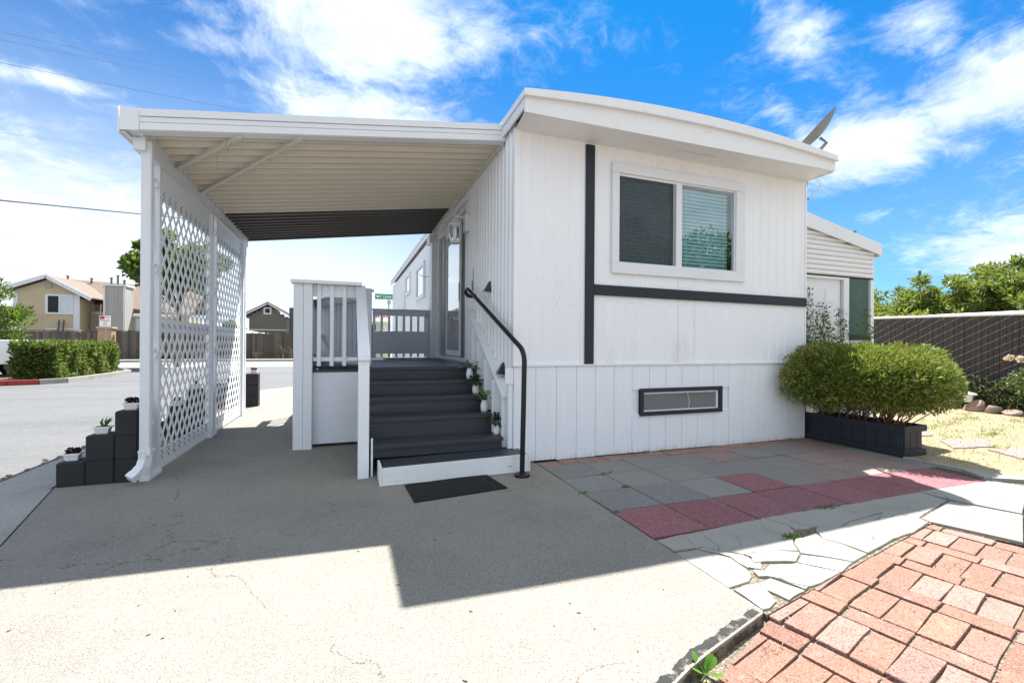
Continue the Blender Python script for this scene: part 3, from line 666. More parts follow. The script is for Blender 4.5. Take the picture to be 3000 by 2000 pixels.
# broad-leaved weeds at the slab edge
def weed(x, y, z, s_, seed, lab, n=9):
    t = thing('weed_plant', lab, 'weed', (x, y, z)); r_ = random.Random(seed)
    for i in range(n):
        a = i * 2.4 + r_.uniform(-.3, .3); el = r_.uniform(.5, 1.15); L_ = s_ * r_.uniform(.6, 1.1)
        d_ = Vector((math.cos(a) * math.cos(el), math.sin(a) * math.cos(el), math.sin(el))); sd_ = Vector((-math.sin(a), math.cos(a), 0)); nn = d_.cross(sd_)
        g = G(); o_ = Vector((x, y, z)); vs = []
        st = [(0, .04), (.3, .06), (.45, .26), (.62, .42), (.8, .40), (.93, .24), (1.0, .03)]
        for tt, w_ in st:
            c = o_ + d_ * (tt * L_) - Vector((0, 0, 1)) * (tt * tt * L_ * .18)
            vs += [c - sd_ * w_ * L_ * .5 + nn * (-.04 * L_ * w_), c, c + sd_ * w_ * L_ * .5 + nn * (-.04 * L_ * w_)]
        fs = []
        for k in range(len(st) - 1):
            for q in (0, 1): fs.append((k * 3 + q, k * 3 + q + 1, k * 3 + q + 4, k * 3 + q + 3))
        g.quad_add(vs, fs).build('leaf', 'weed', t, smooth=True)
weed(1.275, 1.335, -.045, .105, 2, 'bright green broad-leaved weed growing between the driveway edge and the bricks', 10)
weed(1.05, 1.235, -.05, .085, 5, 'small low green weed at the bottom edge of the photo beside the driveway edge', 8)

# --- yard with dry lawn
struct('dry_yard', G().prism([(5.70, 4.4), (5.70, 2.9), (5.86, 2.2), (9.05, 1.6), (9.05, -6), (60, -6), (60, 24), (5.70, 24)], -.3, .004), 'straw')
struct('yard_border_edging', G().prism([(5.46, 2.365), (5.72, 2.20), (8.9, 1.65), (8.95, 1.72), (5.83, 2.27), (5.66, 2.9), (5.66, 3.09), (5.62, 3.09), (5.62, 2.6)], -.1, .012), 'conc')
rg = np.random.default_rng(5)
n = 26000
xx = 5.75 + (rg.random(n) ** 1.3) * 6; yy = 1.9 + rg.random(n) * 5.0
ok = (yy > 2.25 + (xx < 6.0) * 3)
pts = np.stack([xx, yy, np.full(n, .004)], 1)[ok]
leafmesh('dry_lawn_grass', pts, .035, .004, 'dry', seed=6, up=.05, kind='stuff')
pts = []
r_ = random.Random(9)
for i in range(34):
    cx_, cy_ = r_.uniform(6.1, 10.8), r_.uniform(2.4, 5.3); s_ = r_.uniform(.05, .16)
    for k in range(70): pts.append((cx_ + r_.gauss(0, s_), cy_ + r_.gauss(0, s_ * .8), .004))
leafmesh('green_lawn_tufts', pts, .045, .006, 'grassb', seed=7, up=.5, kind='stuff')
for i, (pl, lb) in enumerate([
    ([(6.75, 3.75), (7.35, 3.70), (7.75, 3.98), (7.2, 4.05)], 'flat pinkish stepping stone nearest the planter box on the dry lawn'),
    ([(6.65, 3.15), (7.25, 3.05), (7.75, 3.32), (7.05, 3.48)], 'second flat stepping stone from the planter box, mauve and angular'),
    ([(6.75, 2.62), (7.3, 2.56), (7.65, 2.88), (6.95, 2.98)], 'third flat stepping stone from the planter box, cut by the right edge of the photo'),
    ([(6.9, 2.25), (7.6, 2.18), (7.5, 2.50), (6.95, 2.5)], 'flat stepping stone lying nearest the concrete border at the lower right')]):
    g = cracked(pl, .0, random.Random(i), .018, .012); o = g.build('stepping_stone', 'stone', origin=(pl[0][0], pl[0][1], 0)); tag(o, lb, 'stepping stone', 'flat stones set in the dry lawn')

def rock(x, y, sx_, sy_, sz_, seed, lab, m='rock'):
    import bmesh
    bm = bmesh.new(); bmesh.ops.create_icosphere(bm, subdivisions=3, radius=1); r_ = random.Random(seed)
    ax = [(Vector((r_.gauss(0, 1), r_.gauss(0, 1), r_.gauss(0, 1))).normalized(), r_.uniform(.55, .9)) for _ in range(9)]
    for v in bm.verts:
        for a, t in ax:
            dd = v.co.dot(a)
            if dd > t: v.co -= a * (dd - t)
        v.co += Vector((r_.gauss(0, 1), r_.gauss(0, 1), r_.gauss(0, 1))) * .012
        v.co = Vector((v.co.x * sx_, v.co.y * sy_, max(v.co.z, -.3) * sz_))
    me = bpy.data.meshes.new('garden_rock'); bm.to_mesh(me); bm.free(); me.materials.append(MT[m]); me.polygons.foreach_set('use_smooth', [True] * len(me.polygons)); me.set_sharp_from_angle(angle=R(32))
    o = bpy.data.objects.new('garden_rock', me); COL.objects.link(o); o.location = (x, y, sz_ * .25); o.rotation_euler[2] = r_.uniform(-.3, .3)
    tag(o, lab, 'rock', 'rocks edging the flower bed')
rock(11.15, 5.72, .16, .22, .06, 1, 'small low white-topped rock at the left end of the row by the bed')
rock(11.1, 5.32, .16, .17, .15, 3, 'rounded brown rock left of the garden light, below the dark fence')
rock(11.05, 4.90, .18, .19, .18, 4, 'largest angular grey rock directly beneath the small garden light')
rock(10.98, 4.64, .14, .13, .14, 8, 'grey jagged rock touching the right side of the largest rock')
rock(10.95, 4.36, .13, .18, .09, 6, 'low dark brown rock between the jagged grey one and the smooth oval one')
rock(10.85, 4.02, .15, .20, .10, 7, 'smooth oval tan rock at the right end of the row', 'stone')

# ================================================================== MOBILE HOME
X0, X1, Y0, Y1 = 1.555, 5.61, 4.20, 17.35
home = thing('mobile_home', 'white ribbed mobile home with charcoal trim boards and an arched overhanging roof', 'mobile home', (X0, Y0, 0))
def ribs(g, horiz, a, b, z0, z1, pos, pitch, depth=.007, face=-1, rw=.014):
    """ribbed sheet: horiz 'x' -> runs along x at y=pos, faces -y; 'y' -> runs along y at x=pos, faces -x"""
    pr = []; u = a
    while u < b - 1e-6:
        e = min(u + pitch, b)
        pr += [(u, 0), (max(u, e - rw * 2.2), 0), (max(u, e - rw * 1.6), depth), (max(u, e - rw * .6), depth)]
        u = e
    pr += [(b, 0)]
    out = pr + [(b, -.02), (a, -.02)]
    cvt = (lambda u, d_, z: (u, pos - d_, z)) if horiz == 'x' else (lambda u, d_, z: (pos - d_, u, z))
    n = len(out); m = len(pr)
    vs = [cvt(u, d_, z0) for u, d_ in out] + [cvt(u, d_, z1) for u, d_ in out]
    g.quad_add(vs, [(i, (i + 1) % n, n + (i + 1) % n, n + i) for i in range(n)])
# front siding around the window opening (2.72..4.44 x 2.05..3.10)
g = G()
for a, b, z0, z1 in ((X0 + .04, 2.345, .985, 3.335), (2.445, 2.72, .985, 3.335), (2.72, 4.44, .985, 2.06), (2.72, 4.44, 3.10, 3.335), (4.44, X1 - .012, .985, 3.335)):
    ribs(g, 'x', a, b, z0, z1, Y0, .140, .005, rw=.012)
g.build('front_siding', 'white', home)
G().box(2.345, 2.445, Y0 - .004, Y0 + .018, .985, 3.335).build('backing_strip', 'white', home)
# side siding (toward the porch), door opening y 6.10..8.10, z .99..3.12
g = G()
for a, b, z0, z1 in ((Y0 + .05, 5.55, .95, 3.42), (5.60, 6.06, .95, 3.42), (6.06, 8.14, 3.15, 3.42), (8.14, 9.3, .95, 3.42)):
    ribs(g, 'y', a, b, z0, z1, X0, .118, .016, rw=.030)
ribs(g, 'y', 9.3, Y1, .95, 3.30, X0, .10, .006)
g.build('side_siding', 'white', home)
for q_ in ((X0 - .012, X0 + .05, Y0 - .012, Y0 + .052, 0.985, 3.40), (X0 - .014, X0 + .01, 5.55, 5.60, .95, 3.42), (X1 - .012, X1 + .012, Y0 - .010, Y0 + .05, .985, 3.335)): G().box(*q_).build('corner_trim', 'white', home)
# other walls and inner shell
g = G(); g.box(X1, X1 + .02, Y0 + .02, Y1, 0, 3.335); g.box(X0 + .02, X1, Y1, Y1 + .02, 0, 3.335); g.build('rear_wall', 'white', home)
G().box(X0 + .35, X1 - .03, 4.55, 4.56, 1.0, 3.3).box(X0 + .34, X0 + .35, 4.6, 9, .9, 3.3).box(X0 + .03, X1 - .03, Y0 + .03, Y1, .93, .95).box(X0 + .021, X1 - .03, Y0 + .03, Y1, 3.25, 3.27).build('inner_partition', 'dark', home)
# charcoal trim boards
G().bbox(2.345, 2.450, Y0 - .026, Y0 - .006, .975, 3.31, .003).build('vertical_trim_board', 'navy', home)
g = G(); g.beam((2.452, Y0 - .017, 1.780), (X1 - .002, Y0 - .017, 1.762), .020, .112); g.build('horizontal_trim_board', 'navy', home)
g = G(); g.box(X0 - .02, X1 + .012, Y0 - .028, Y0 - .004, .972, .988); g.build('skirting_cap', 'wood', home)
nl = G(); rg = random.Random(41)
for zrow in (1.02, 1.66, 1.86, 3.26):
    x = X0 + .1
    while x < X1 - .05:
        if rg.random() < .7 and not (2.30 < x < 2.48): nl.box(x - .002, x + .002, Y0 - .0075, Y0 - .0002, zrow - .002, zrow + .002)
        x += .14
for i in range(14): x, z = rg.uniform(1.7, 2.25), rg.uniform(1.5, 1.85); nl.box(x - .003, x + .003, Y0 - .003, Y0 - .0002, z - .003, z + .003)
nl.build('nail_heads', 'alu', home, kind='stuff')
for x, z0, z1 in ((3.565, .99, 1.705), (3.80, .99, 1.705), (3.565, 1.83, 1.97)): G().box(x, x + .004, Y0 - .008, Y0 - .0003, z0, z1).build('seam_strip', 'wood', home)
# skirting boards
sk = thing('skirting', 'white vertical board skirting under the front of the mobile home', 'skirting', (X0, Y0, 0))
seams = [X0 - .005, 1.789, 2.023, 2.254, 2.482, 2.713, 2.943, 3.171, 3.395, 3.622, 3.852, 4.085, 4.322, 4.563, 4.806, 5.037, 5.255, 5.475, X1]
rg = random.Random(2)
for i in range(len(seams) - 1):
    a, b = seams[i], seams[i + 1]; bz = .012 - .014 * (a - X0) / 4 + rg.uniform(-.004, .004)
    segs = [(bz, .970)]
    if a < 4.18 and b > 3.06: segs = [(bz, .425), (.70, .970)]
    for z0, z1 in segs:
        G().bbox(a + .0018, b - .0018, Y0 - .012, Y0 + .006, z0, z1, .002).build('skirting_board', 'skirtw', sk)
G().box(X0, 3.04, Y0 + .007, Y0 + .02, .03, .968).box(4.2, X1, Y0 + .007, Y0 + .02, .03, .968).box(3.04, 4.2, Y0 + .007, Y0 + .02, .03, .42).box(3.04, 4.2, Y0 + .007, Y0 + .02, .71, .968).build('backing_panel', 'wood', sk)
G().box(X0 - .006, X0 + .012, Y0 + .02, Y1, .02, .95).build('side_panel', 'wood', sk)
# skirting vent
vt = thing('skirting_vent', 'long low vent screen in a charcoal frame set in the white skirting', 'vent', (3.04, Y0, .41))
for a in ((3.036, 4.204, .668, .712), (3.036, 4.204, .408, .452)): G().bbox(a[0], a[1], Y0 - .036, Y0 - .012, a[2], a[3], .003).build('frame_board', 'navy', vt)
for a in ((3.036, 3.082), (4.158, 4.204)): G().bbox(a[0], a[1], Y0 - .0355, Y0 - .012, .453, .667, .003).build('frame_board', 'navy', vt)
g = G()
for i in range(19): z = .458 + i * .0112; g.box(3.083, 4.157, Y0 + .001, Y0 + .0025, z, z + .0028)
for i in range(84): x = 3.085 + i * .0128; g.box(x, x + .0022, Y0 - .0008, Y0 + .0006, .453, .667)
g.build('wire_mesh', 'wire', vt, kind='stuff')
G().box(3.083, 4.157, Y0 + .004, Y0 + .005, .453, .667).build('screen', 'vmesh', vt)
g = G(); g.box(3.083, 4.157, Y0 - .010, Y0 + .02, .452, .464); g.box(3.083, 4.157, Y0 - .010, Y0 + .02, .646, .668); g.box(4.132, 4.157, Y0 - .010, Y0 + .02, .464, .646); g.build('inner_frame', 'wood', vt)
G().box(3.0, 4.3, Y0 + .35, Y0 + .36, .3, .9).build('dark_back', 'dark', vt)
G().tube([(3.70, Y0 - .003, .655), (3.725, Y0 - .006, .58), (3.735, Y0 - .006, .53), (3.72, Y0 - .004, .465)], .0028, 5).build('loose_cord', 'white', vt)

# front window
W = G(); yo = Y0 - .035
W.bbox(2.662, 4.541, yo, Y0 - .004, 3.062, 3.172, .004); W.bbox(2.662, 4.541, yo, Y0 - .004, 1.972, 2.088, .004)
W.bbox(2.662, 2.752, yo + .0005, Y0 - .004, 2.0885, 3.0615, .004); W.bbox(4.402, 4.541, yo + .0005, Y0 - .004, 2.0885, 3.0615, .004)
win = W.build('front_window', 'panw', home)
g = G(); ym = Y0 - .018
g.box(3.52, 3.60, ym, Y0 + .03, 2.088, 3.062); g.box(2.752, 3.52, ym + .004, Y0 + .03, 3.035, 3.062); g.box(2.752, 3.52, ym + .004, Y0 + .03, 2.088, 2.10); g.box(3.60, 4.402, ym + .006, Y0 + .03, 3.044, 3.062); g.box(3.60, 4.402, ym + .006, Y0 + .03, 2.088, 2.10); g.box(4.388, 4.402, ym + .006, Y0 + .03, 2.10, 3.044)
g.build('sash_frame', 'panw', win)
G().box(3.485, 3.519, ym + .012, ym + .02, 2.10, 3.035).build('screen_frame', 'alu', win)
G().box(2.752, 3.485, ym + .014, ym + .0155, 2.10, 3.035).build('insect_screen', 'screen', win)
G().box(2.752, 3.52, Y0 + .008, Y0 + .012, 2.10, 3.035).build('pane', 'glass', win)
G().box(3.60, 4.388, Y0 + .002, Y0 + .006, 2.10, 3.044).build('pane', 'glass', win)
z = 2.125
while z < 3.02:
    for a, b in ((2.77, 3.50), (3.63, 4.37)):
        g = G(); g.beam((a, Y0 + .085, z), (b, Y0 + .085, z), .003, .0325, up=(0, -.45, 1)); g.build('blind_slat', 'blind', win)
    z += .0425
g = G()
for x in (2.86, 3.38, 3.72, 4.29): g.box(x, x + .004, Y0 + .055, Y0 + .058, 2.11, 3.03)
g.build('blind_cord', 'panw', win)
G().box(2.76, 2.778, ym + .003, ym + .012, 2.55, 2.585).build('latch', 'plastic', win)

# roof: bow profile, end fascia, soffit, side fascia
def arch(x, base, rise): t = (x - 1.5) / (5.50 - 1.5); return base + rise * 4 * t * (1 - t)
N = 16; xs = [1.50 + 4.0 * i / N + (.075 * i / N) for i in range(N + 1)]
def zt(i, base, rise): t = i / N; return base + rise * 4 * t * (1 - t)
g = G(); prof = [(xs[i], zt(i, 3.450, .085)) for i in range(N + 1)] + [(xs[N], 3.335), (xs[0], 3.312)]
g.ext(prof, 'y', 3.80, 3.83); g.build('end_fascia', 'roofw', home)
g = G(); prof = [(xs[i] - .014 + .028 * i / N, zt(i, 3.515, .125)) for i in range(N + 1)] + [(xs[i] - .014 + .028 * i / N, zt(i, 3.4505, .0855)) for i in range(N, -1, -1)]
g.ext(prof, 'y', 3.775, Y1 + .1); roof = g.build('roof', 'roofw', home)
g = G(); prof = [(xs[i] - .018 + .036 * i / N, zt(i, 3.462, .090)) for i in range(N + 1)] + [(xs[i] - .018 + .036 * i / N, zt(i, 3.446, .084)) for i in range(N, -1, -1)]
g.ext(prof, 'y', 3.762, 3.80); g.build('drip_edge', 'roofw', roof)
G().quad_add([(1.505, 3.83, 3.320), (5.57, 3.83, 3.340), (X1, Y0 + .01, 3.336), (X0, Y0 + .01, 3.336), (1.505, 3.83, 3.326), (5.57, 3.83, 3.346), (X1, Y0 + .01, 3.342), (X0, Y0 + .01, 3.342)], [(0, 1, 2, 3), (7, 6, 5, 4), (0, 4, 5, 1), (1, 5, 6, 2), (2, 6, 7, 3), (3, 7, 4, 0)]).build('soffit', 'tan_soffit' if 'tan_soffit' in MT else 'roofw', home)
g = G(); g.box(1.498, 1.515, 3.831, Y1 + .08, 3.355, 3.449); g.box(5.575, 5.595, 3.831, Y1 + .08, 3.33, 3.449); g.build('side_fascia', 'roofw', home)
g = G(); g.tube([(3.30, 4.02, 3.322), (3.32, 4.0, 3.318), (3.36, 3.99, 3.3205)], .004, 5); g.box(3.38, 3.62, 3.985, 4.015, 3.318, 3.323); g.box(3.66, 3.90, 3.985, 4.015, 3.319, 3.324); g.build('soffit_clip', 'roofw', home)
# loose wires at the right corner
g = G()
for k in range(3): g.tube([(5.58, 4.0 + k * .03, 3.32), (5.64, 4.02, 3.27 - k * .02), (5.65, 4.10, 3.20 - k * .02), (5.63, 4.17, 3.13)], .003, 5)
g.build('roof_cable', 'panw', home)

# sliding door
ds = G(); xo = X0 - .03
ds.box(xo, X0 + .09, 6.04, 6.10, .985, 3.14); ds.box(xo, X0 + .09, 8.10, 8.16, .985, 3.14); ds.box(xo, X0 + .09, 6.10, 8.10, 3.08, 3.14); ds.box(xo - .02, X0 + .12, 6.02, 8.18, .95, .985)
door = ds.build('sliding_door', 'panw', home)
g = G(); g.box(X0 + .035, X0 + .06, 6.70, 6.76, 1.0, 3.07); g.box(X0 + .035, X0 + .06, 7.72, 7.78, 1.0, 3.07); g.box(X0 + .035, X0 + .06, 6.76, 7.72, 1.0, 1.09); g.box(X0 + .035, X0 + .06, 6.76, 7.72, 3.02, 3.07); g.build('glass_frame', 'panw', door)
G().box(X0 + .045, X0 + .05, 6.76, 7.72, 1.09, 3.02).build('pane', 'doorglass', door)
G().box(X0 + .12, X0 + .14, 6.10, 8.10, .99, 3.08).build('inner_curtain', 'curtain', door)
G().box(X0 + .02, X0 + .03, 7.80, 8.095, 1.0, 3.07).build('track_panel', 'alu', door)
G().box(X0 + .02, X0 + .034, 6.70, 6.72, 1.85, 2.12).build('handle', 'alu', door)
g = G(); g.box(X0 - .045, X0 - .012, 5.98, 8.2, 3.16, 3.22); g.build('door_hood', 'panw', home)
# windows and panels further along the side wall
for (a, b, z0, z1, nm) in ((9.83, 10.85, 2.28, 2.90, 'side_window'), (12.2, 13.0, 2.61, 3.01, 'side_window')):
    f = G(); f.box(X0 - .045, X0 - .004, a - .09, b + .09, z1, z1 + .09); f.box(X0 - .045, X0 - .004, a - .09, b + .09, z0 - .09, z0); f.box(X0 - .0445, X0 - .004, a - .09, a, z0, z1); f.box(X0 - .0445, X0 - .004, b, b + .09, z0, z1)
    so_ = f.build(nm, 'panw', home)
    G().box(X0 - .02, X0 - .012, a, b, z0, z1).build('pane', 'doorglass', so_)
f = G(); f.box(X0 - .04, X0 - .004, 13.35, 14.25, .98, 2.72); f.build('side_door', 'panw', home)
f = G(); f.box(X0 - .07, X0 - .01, 8.62, 8.92, 1.98, 2.42); f.build('meter_box', 'panw', home)
f = G(); f.box(X0 - .11, X0 - .01, 8.32, 8.50, .92, 3.05); f.box(X0 - .16, X0 - .01, 8.28, 8.62, 3.05, 3.20); f.build('side_downspout', 'panw', home)
G().tube([(X0 - .02, 9.2, 2.55), (X0 - .2, 9.0, 2.53), (X0 - .25, 8.9, 2.56)], .006, 5).build('wire_hook', 'alu', home)
g = G(); g.box(X0 - .02, X0 - .009, 5.72, 5.735, 1.98, 2.18); g.box(X0 - .025, X0 - .009, 5.75, 5.79, 1.90, 2.03); g.build('hasp', 'alu', home)

# wall lantern
ln = thing('wall_lantern', 'white carriage lantern on a white box beside the sliding door', 'lantern', (X0, 5.98, 2.83))
G().bbox(X0 - .085, X0 - .01, 5.90, 6.04, 2.72, 2.95, .006).build('mounting_box', 'panw', ln)
lc = (X0 - .21, 5.96)
G().tube([(X0 - .085, 5.96, 2.90), (X0 - .16, 5.96, 2.92), (X0 - .21, 5.96, 2.90)], .012, 8).build('arm', 'panw', ln, smooth=True)
G().lathe((lc[0], lc[1], 0), [(.088, 2.785), (.092, 2.80), (.075, 2.815), (.045, 2.85), (.02, 2.872), (.012, 2.89), (.018, 2.90), (.006, 2.915), (.010, 2.925), (.004, 2.955)], 8).build('cap', 'panw', ln)
G().lathe((lc[0], lc[1], 0), [(.03, 2.535), (.075, 2.548), (.082, 2.556), (.070, 2.566), (.066, 2.572)], 8).build('base', 'panw', ln)
for k in range(6):
    t = k * math.pi / 3
    G().tube([(lc[0] + .064 * math.cos(t), lc[1] + .064 * math.sin(t), 2.57), (lc[0] + .086 * math.cos(t), lc[1] + .086 * math.sin(t), 2.69), (lc[0] + .082 * math.cos(t), lc[1] + .082 * math.sin(t), 2.79)], .0045, 5).build('rib', 'panw', ln)
G().lathe((lc[0], lc[1], 0), [(.058, 2.572), (.079, 2.69), (.076, 2.786)], 12).build('glass_shade', 'lampglass', ln, smooth=True)
G().lathe((lc[0], lc[1], 0), [(.012, 2.58), (.014, 2.63), (.028, 2.66), (.030, 2.70), (.02, 2.73), (.004, 2.742)], 12).build('bulb', 'pot', ln, smooth=True)
# solar lights
def solar(y, z, lab):
    t = thing('solar_light', lab, 'solar light', (X0 - .01, y, z), 'black solar lights screwed to the side wall')
    g = G(); x = X0 - .012
    g.quad_add([(x, y - .055, z - .055), (x, y + .055, z - .055), (x - .085, y + .035, z - .045), (x - .085, y - .035, z - .045), (x, y - .03, z + .075), (x, y + .03, z + .075), (x - .018, y + .02, z + .07), (x - .018, y - .02, z + .07)], [(0, 3, 2, 1), (4, 5, 6, 7), (0, 4, 7, 3), (1, 2, 6, 5), (2, 3, 7, 6), (0, 1, 5, 4)])
    g.build('housing', 'plastic', t)
    G().box(x - .07, x - .02, y - .03, y + .03, z - .062, z - .053).build('lens', 'pot', t)
solar(4.965, 1.845, 'upper black solar light on the ribbed side wall above the black handrail')
solar(4.47, .93, 'lower black solar light beside the bottom end of the white stair rail')

# satellite dish
sd_ = thing('satellite_dish', 'dark grey satellite dish standing up beyond the right end of the roof', 'satellite dish', (6.0, 4.45, 3.4))
NN = Vector((-.60, .42, .68)).normalized(); c = Vector((5.98, 4.36, 4.10)); U_ = NN.cross(Vector((0, 0, 1))).normalized(); V_ = NN.cross(U_)
vs = []; fs = []; ringn = 28
for lvl, off in ((0, 0), (1, -.006)):
    for r_ in range(7):
        rr = .36 * r_ / 6
        for k in range(ringn):
            t = 2 * math.pi * k / ringn; vs.append(c + U_ * rr * .92 * math.cos(t) + V_ * rr * 1.05 * math.sin(t) + NN * (rr * rr * .85 - .07 + off))
for lvl in (0, 1):
    b0 = lvl * 7 * ringn
    for r_ in range(6):
        for k in range(ringn): fs.append((b0 + r_ * ringn + k, b0 + r_ * ringn + (k + 1) % ringn, b0 + (r_ + 1) * ringn + (k + 1) % ringn, b0 + (r_ + 1) * ringn + k))
for k in range(ringn): fs.append((6 * ringn + k, 6 * ringn + (k + 1) % ringn, 13 * ringn + (k + 1) % ringn, 13 * ringn + k))
G().quad_add(vs, fs).build('reflector', 'dish', sd_, smooth=True)
G().tube([c - NN * .09, c - NN * .20, (6.10, 4.50, 3.80), (6.10, 4.60, 3.30)], .022, 8).build('mast', 'dish', sd_, smooth=True)
G().bbox(6.05, 6.16, 4.42, 4.56, 3.84, 3.94, .01).bbox(5.62, 6.16, 4.56, 4.62, 3.27, 3.31, .005).build('mount_bracket', 'dish', sd_)

# ================================================================== PATIO COVER
def zs(x): return 2.905 + (x + 1.60) * (3.322 - 2.905) / 3.15      # underside of the front gutter
pc = thing('patio_cover', 'white patio cover with ribbed tan ceiling attached to the left side of the mobile home', 'patio cover', (-1.64, 4.45, 0))
def slope(g, x0, x1, y0, y1, a, b):
    return g.hexa([(x0, y0, zs(x0) + a), (x1, y0, zs(x1) + a), (x1, y1, zs(x1) + a), (x0, y1, zs(x0) + a), (x0, y0, zs(x0) + b), (x1, y0, zs(x1) + b), (x1, y1, zs(x1) + b), (x0, y1, zs(x0) + b)])
g = G(); slope(g, -1.598, 1.535, 4.455, 4.47, 0, .155)
slope(g, -1.598, 1.532, 4.442, 4.4545, .004, .062); slope(g, -1.598, 1.532, 4.444, 4.4545, .068, .108); slope(g, -1.598, 1.536, 4.436, 4.50, .113, .172)
slope(g, -1.598, 1.530, 4.471, 4.55, .0, .008)
g.build('front_gutter', 'panw', pc)
g = G(); slope(g, -1.727, -1.601, 4.438, 4.452, -.002, .172); slope(g, -1.727, -1.601, 4.453, 4.60, .002, .010); g.build('corner_cap', 'panw', pc)
g = G(); g.hexa([(-1.740, 4.44, 2.865), (-1.728, 4.44, 2.865), (-1.728, 8.66, 2.85), (-1.740, 8.66, 2.85), (-1.745, 4.44, 3.075), (-1.733, 4.44, 3.075), (-1.733, 8.66, 3.06), (-1.745, 8.66, 3.06)])
g.hexa([(-1.728, 4.4535, 2.875), (-1.69, 4.4535, 2.875), (-1.69, 8.66, 2.86), (-1.728, 8.66, 2.86), (-1.728, 4.4535, 2.882), (-1.69, 4.4535, 2.882), (-1.69, 8.66, 2.867), (-1.728, 8.66, 2.867)])
g.build('side_gutter', 'panw', pc)
G().box(-1.685, -1.60, 4.56, 8.64, 2.79, 2.885).build('side_beam', 'panw', pc)
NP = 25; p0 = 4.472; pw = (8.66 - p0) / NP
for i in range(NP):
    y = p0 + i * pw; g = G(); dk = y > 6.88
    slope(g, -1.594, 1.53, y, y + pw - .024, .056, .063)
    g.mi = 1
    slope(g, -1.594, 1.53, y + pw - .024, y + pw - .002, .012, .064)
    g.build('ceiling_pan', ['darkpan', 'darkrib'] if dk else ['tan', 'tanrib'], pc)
G().hexa([(-1.61, 4.5, 2.884), (-1.596, 4.5, 2.884), (-1.596, 8.64, 2.884), (-1.61, 8.64, 2.884), (-1.61, 4.5, 2.975), (-1.596, 4.5, 2.977), (-1.596, 8.64, 2.977), (-1.61, 8.64, 2.975)]).build('closure_strip', 'panw', pc)
g = G(); slope(g, -1.70, 1.53, 4.50, 8.66, .072, .080); g.build('top_sheet', 'panw', pc)
g = G(); slope(g, 1.5, 1.540, 4.50, 8.7, -.018, .058); g.build('wall_rail', 'tan', pc)
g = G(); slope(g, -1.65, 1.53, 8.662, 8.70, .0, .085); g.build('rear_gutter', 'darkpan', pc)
for a, b in (((-1.60, 5.27), (-.90, 4.49)), ((-1.60, 6.04), (-.42, 4.49))):
    G().beam((a[0], a[1], zs(a[0]) - .01), (b[0], b[1], zs(b[0]) - .01), .034, .034).build('diagonal_brace', 'tan', pc)
G().tube([(-1.15, 4.80, zs(-1.15) - .05), (-1.14, 4.83, 2.78)], .002, 4).tube([(-1.02, 4.55, zs(-1) - .05), (-1.0, 4.53, 2.86), (-.96, 4.5, zs(-1) - .04)], .003, 5).build('dangling_wire', 'alu', pc)

# posts with scroll brackets
def support(y, lab):
    t = thing('scroll_post', lab, 'post', (-1.64, y, 0), 'twin posts with scroll brackets carrying the patio cover')
    G().box(-1.672, -1.604, y, y + .062, 0, 2.79).build('post', 'panw', t)
    G().box(-1.660, -1.612, y + .215, y + .263, 0, 2.79).build('post', 'panw', t)
    G().bbox(-1.675, -1.600, y - .01, y + .27, 0, .035, .004).build('foot_rail', 'panw', t)
    z = .45
    while z < 2.4:
        pts = []
        for k in range(25):
            u = k / 24
            # S scroll: hooks at both ends, straight run between
            if u < .3: a = math.pi * (1 - u / .3); yy = y + .062 + .05 + .045 * math.cos(a); zz = z + .06 - .06 * math.sin(a)
            elif u > .7: a = math.pi * (u - .7) / .3; yy = y + .165 - .045 * math.cos(math.pi - a) * -1; zz = z + .62 + .06 * math.sin(a); yy = y + .165 + .045 * -math.cos(a) * -1
            else: s_ = (u - .3) / .4; yy = y + .157 + (-.037) * s_ + .0; zz = z + .06 + .56 * s_
            pts.append(Vector((-1.637, yy, zz)))
        g = G()
        for i in range(len(pts) - 1):
            if (pts[i + 1] - pts[i]).length > 1e-4: g.beam(pts[i], pts[i + 1], .007, .030, up=(1, 0, 0))
        g.build('scroll_bracket', 'panw', t)
        z += .76
    return t
support(4.70, 'front twin post with scroll brackets right behind the downspout')
support(6.56, 'middle twin post with scroll brackets between the two lattice screens')
support(8.32, 'rear twin post with scroll brackets at the far end of the second lattice screen')

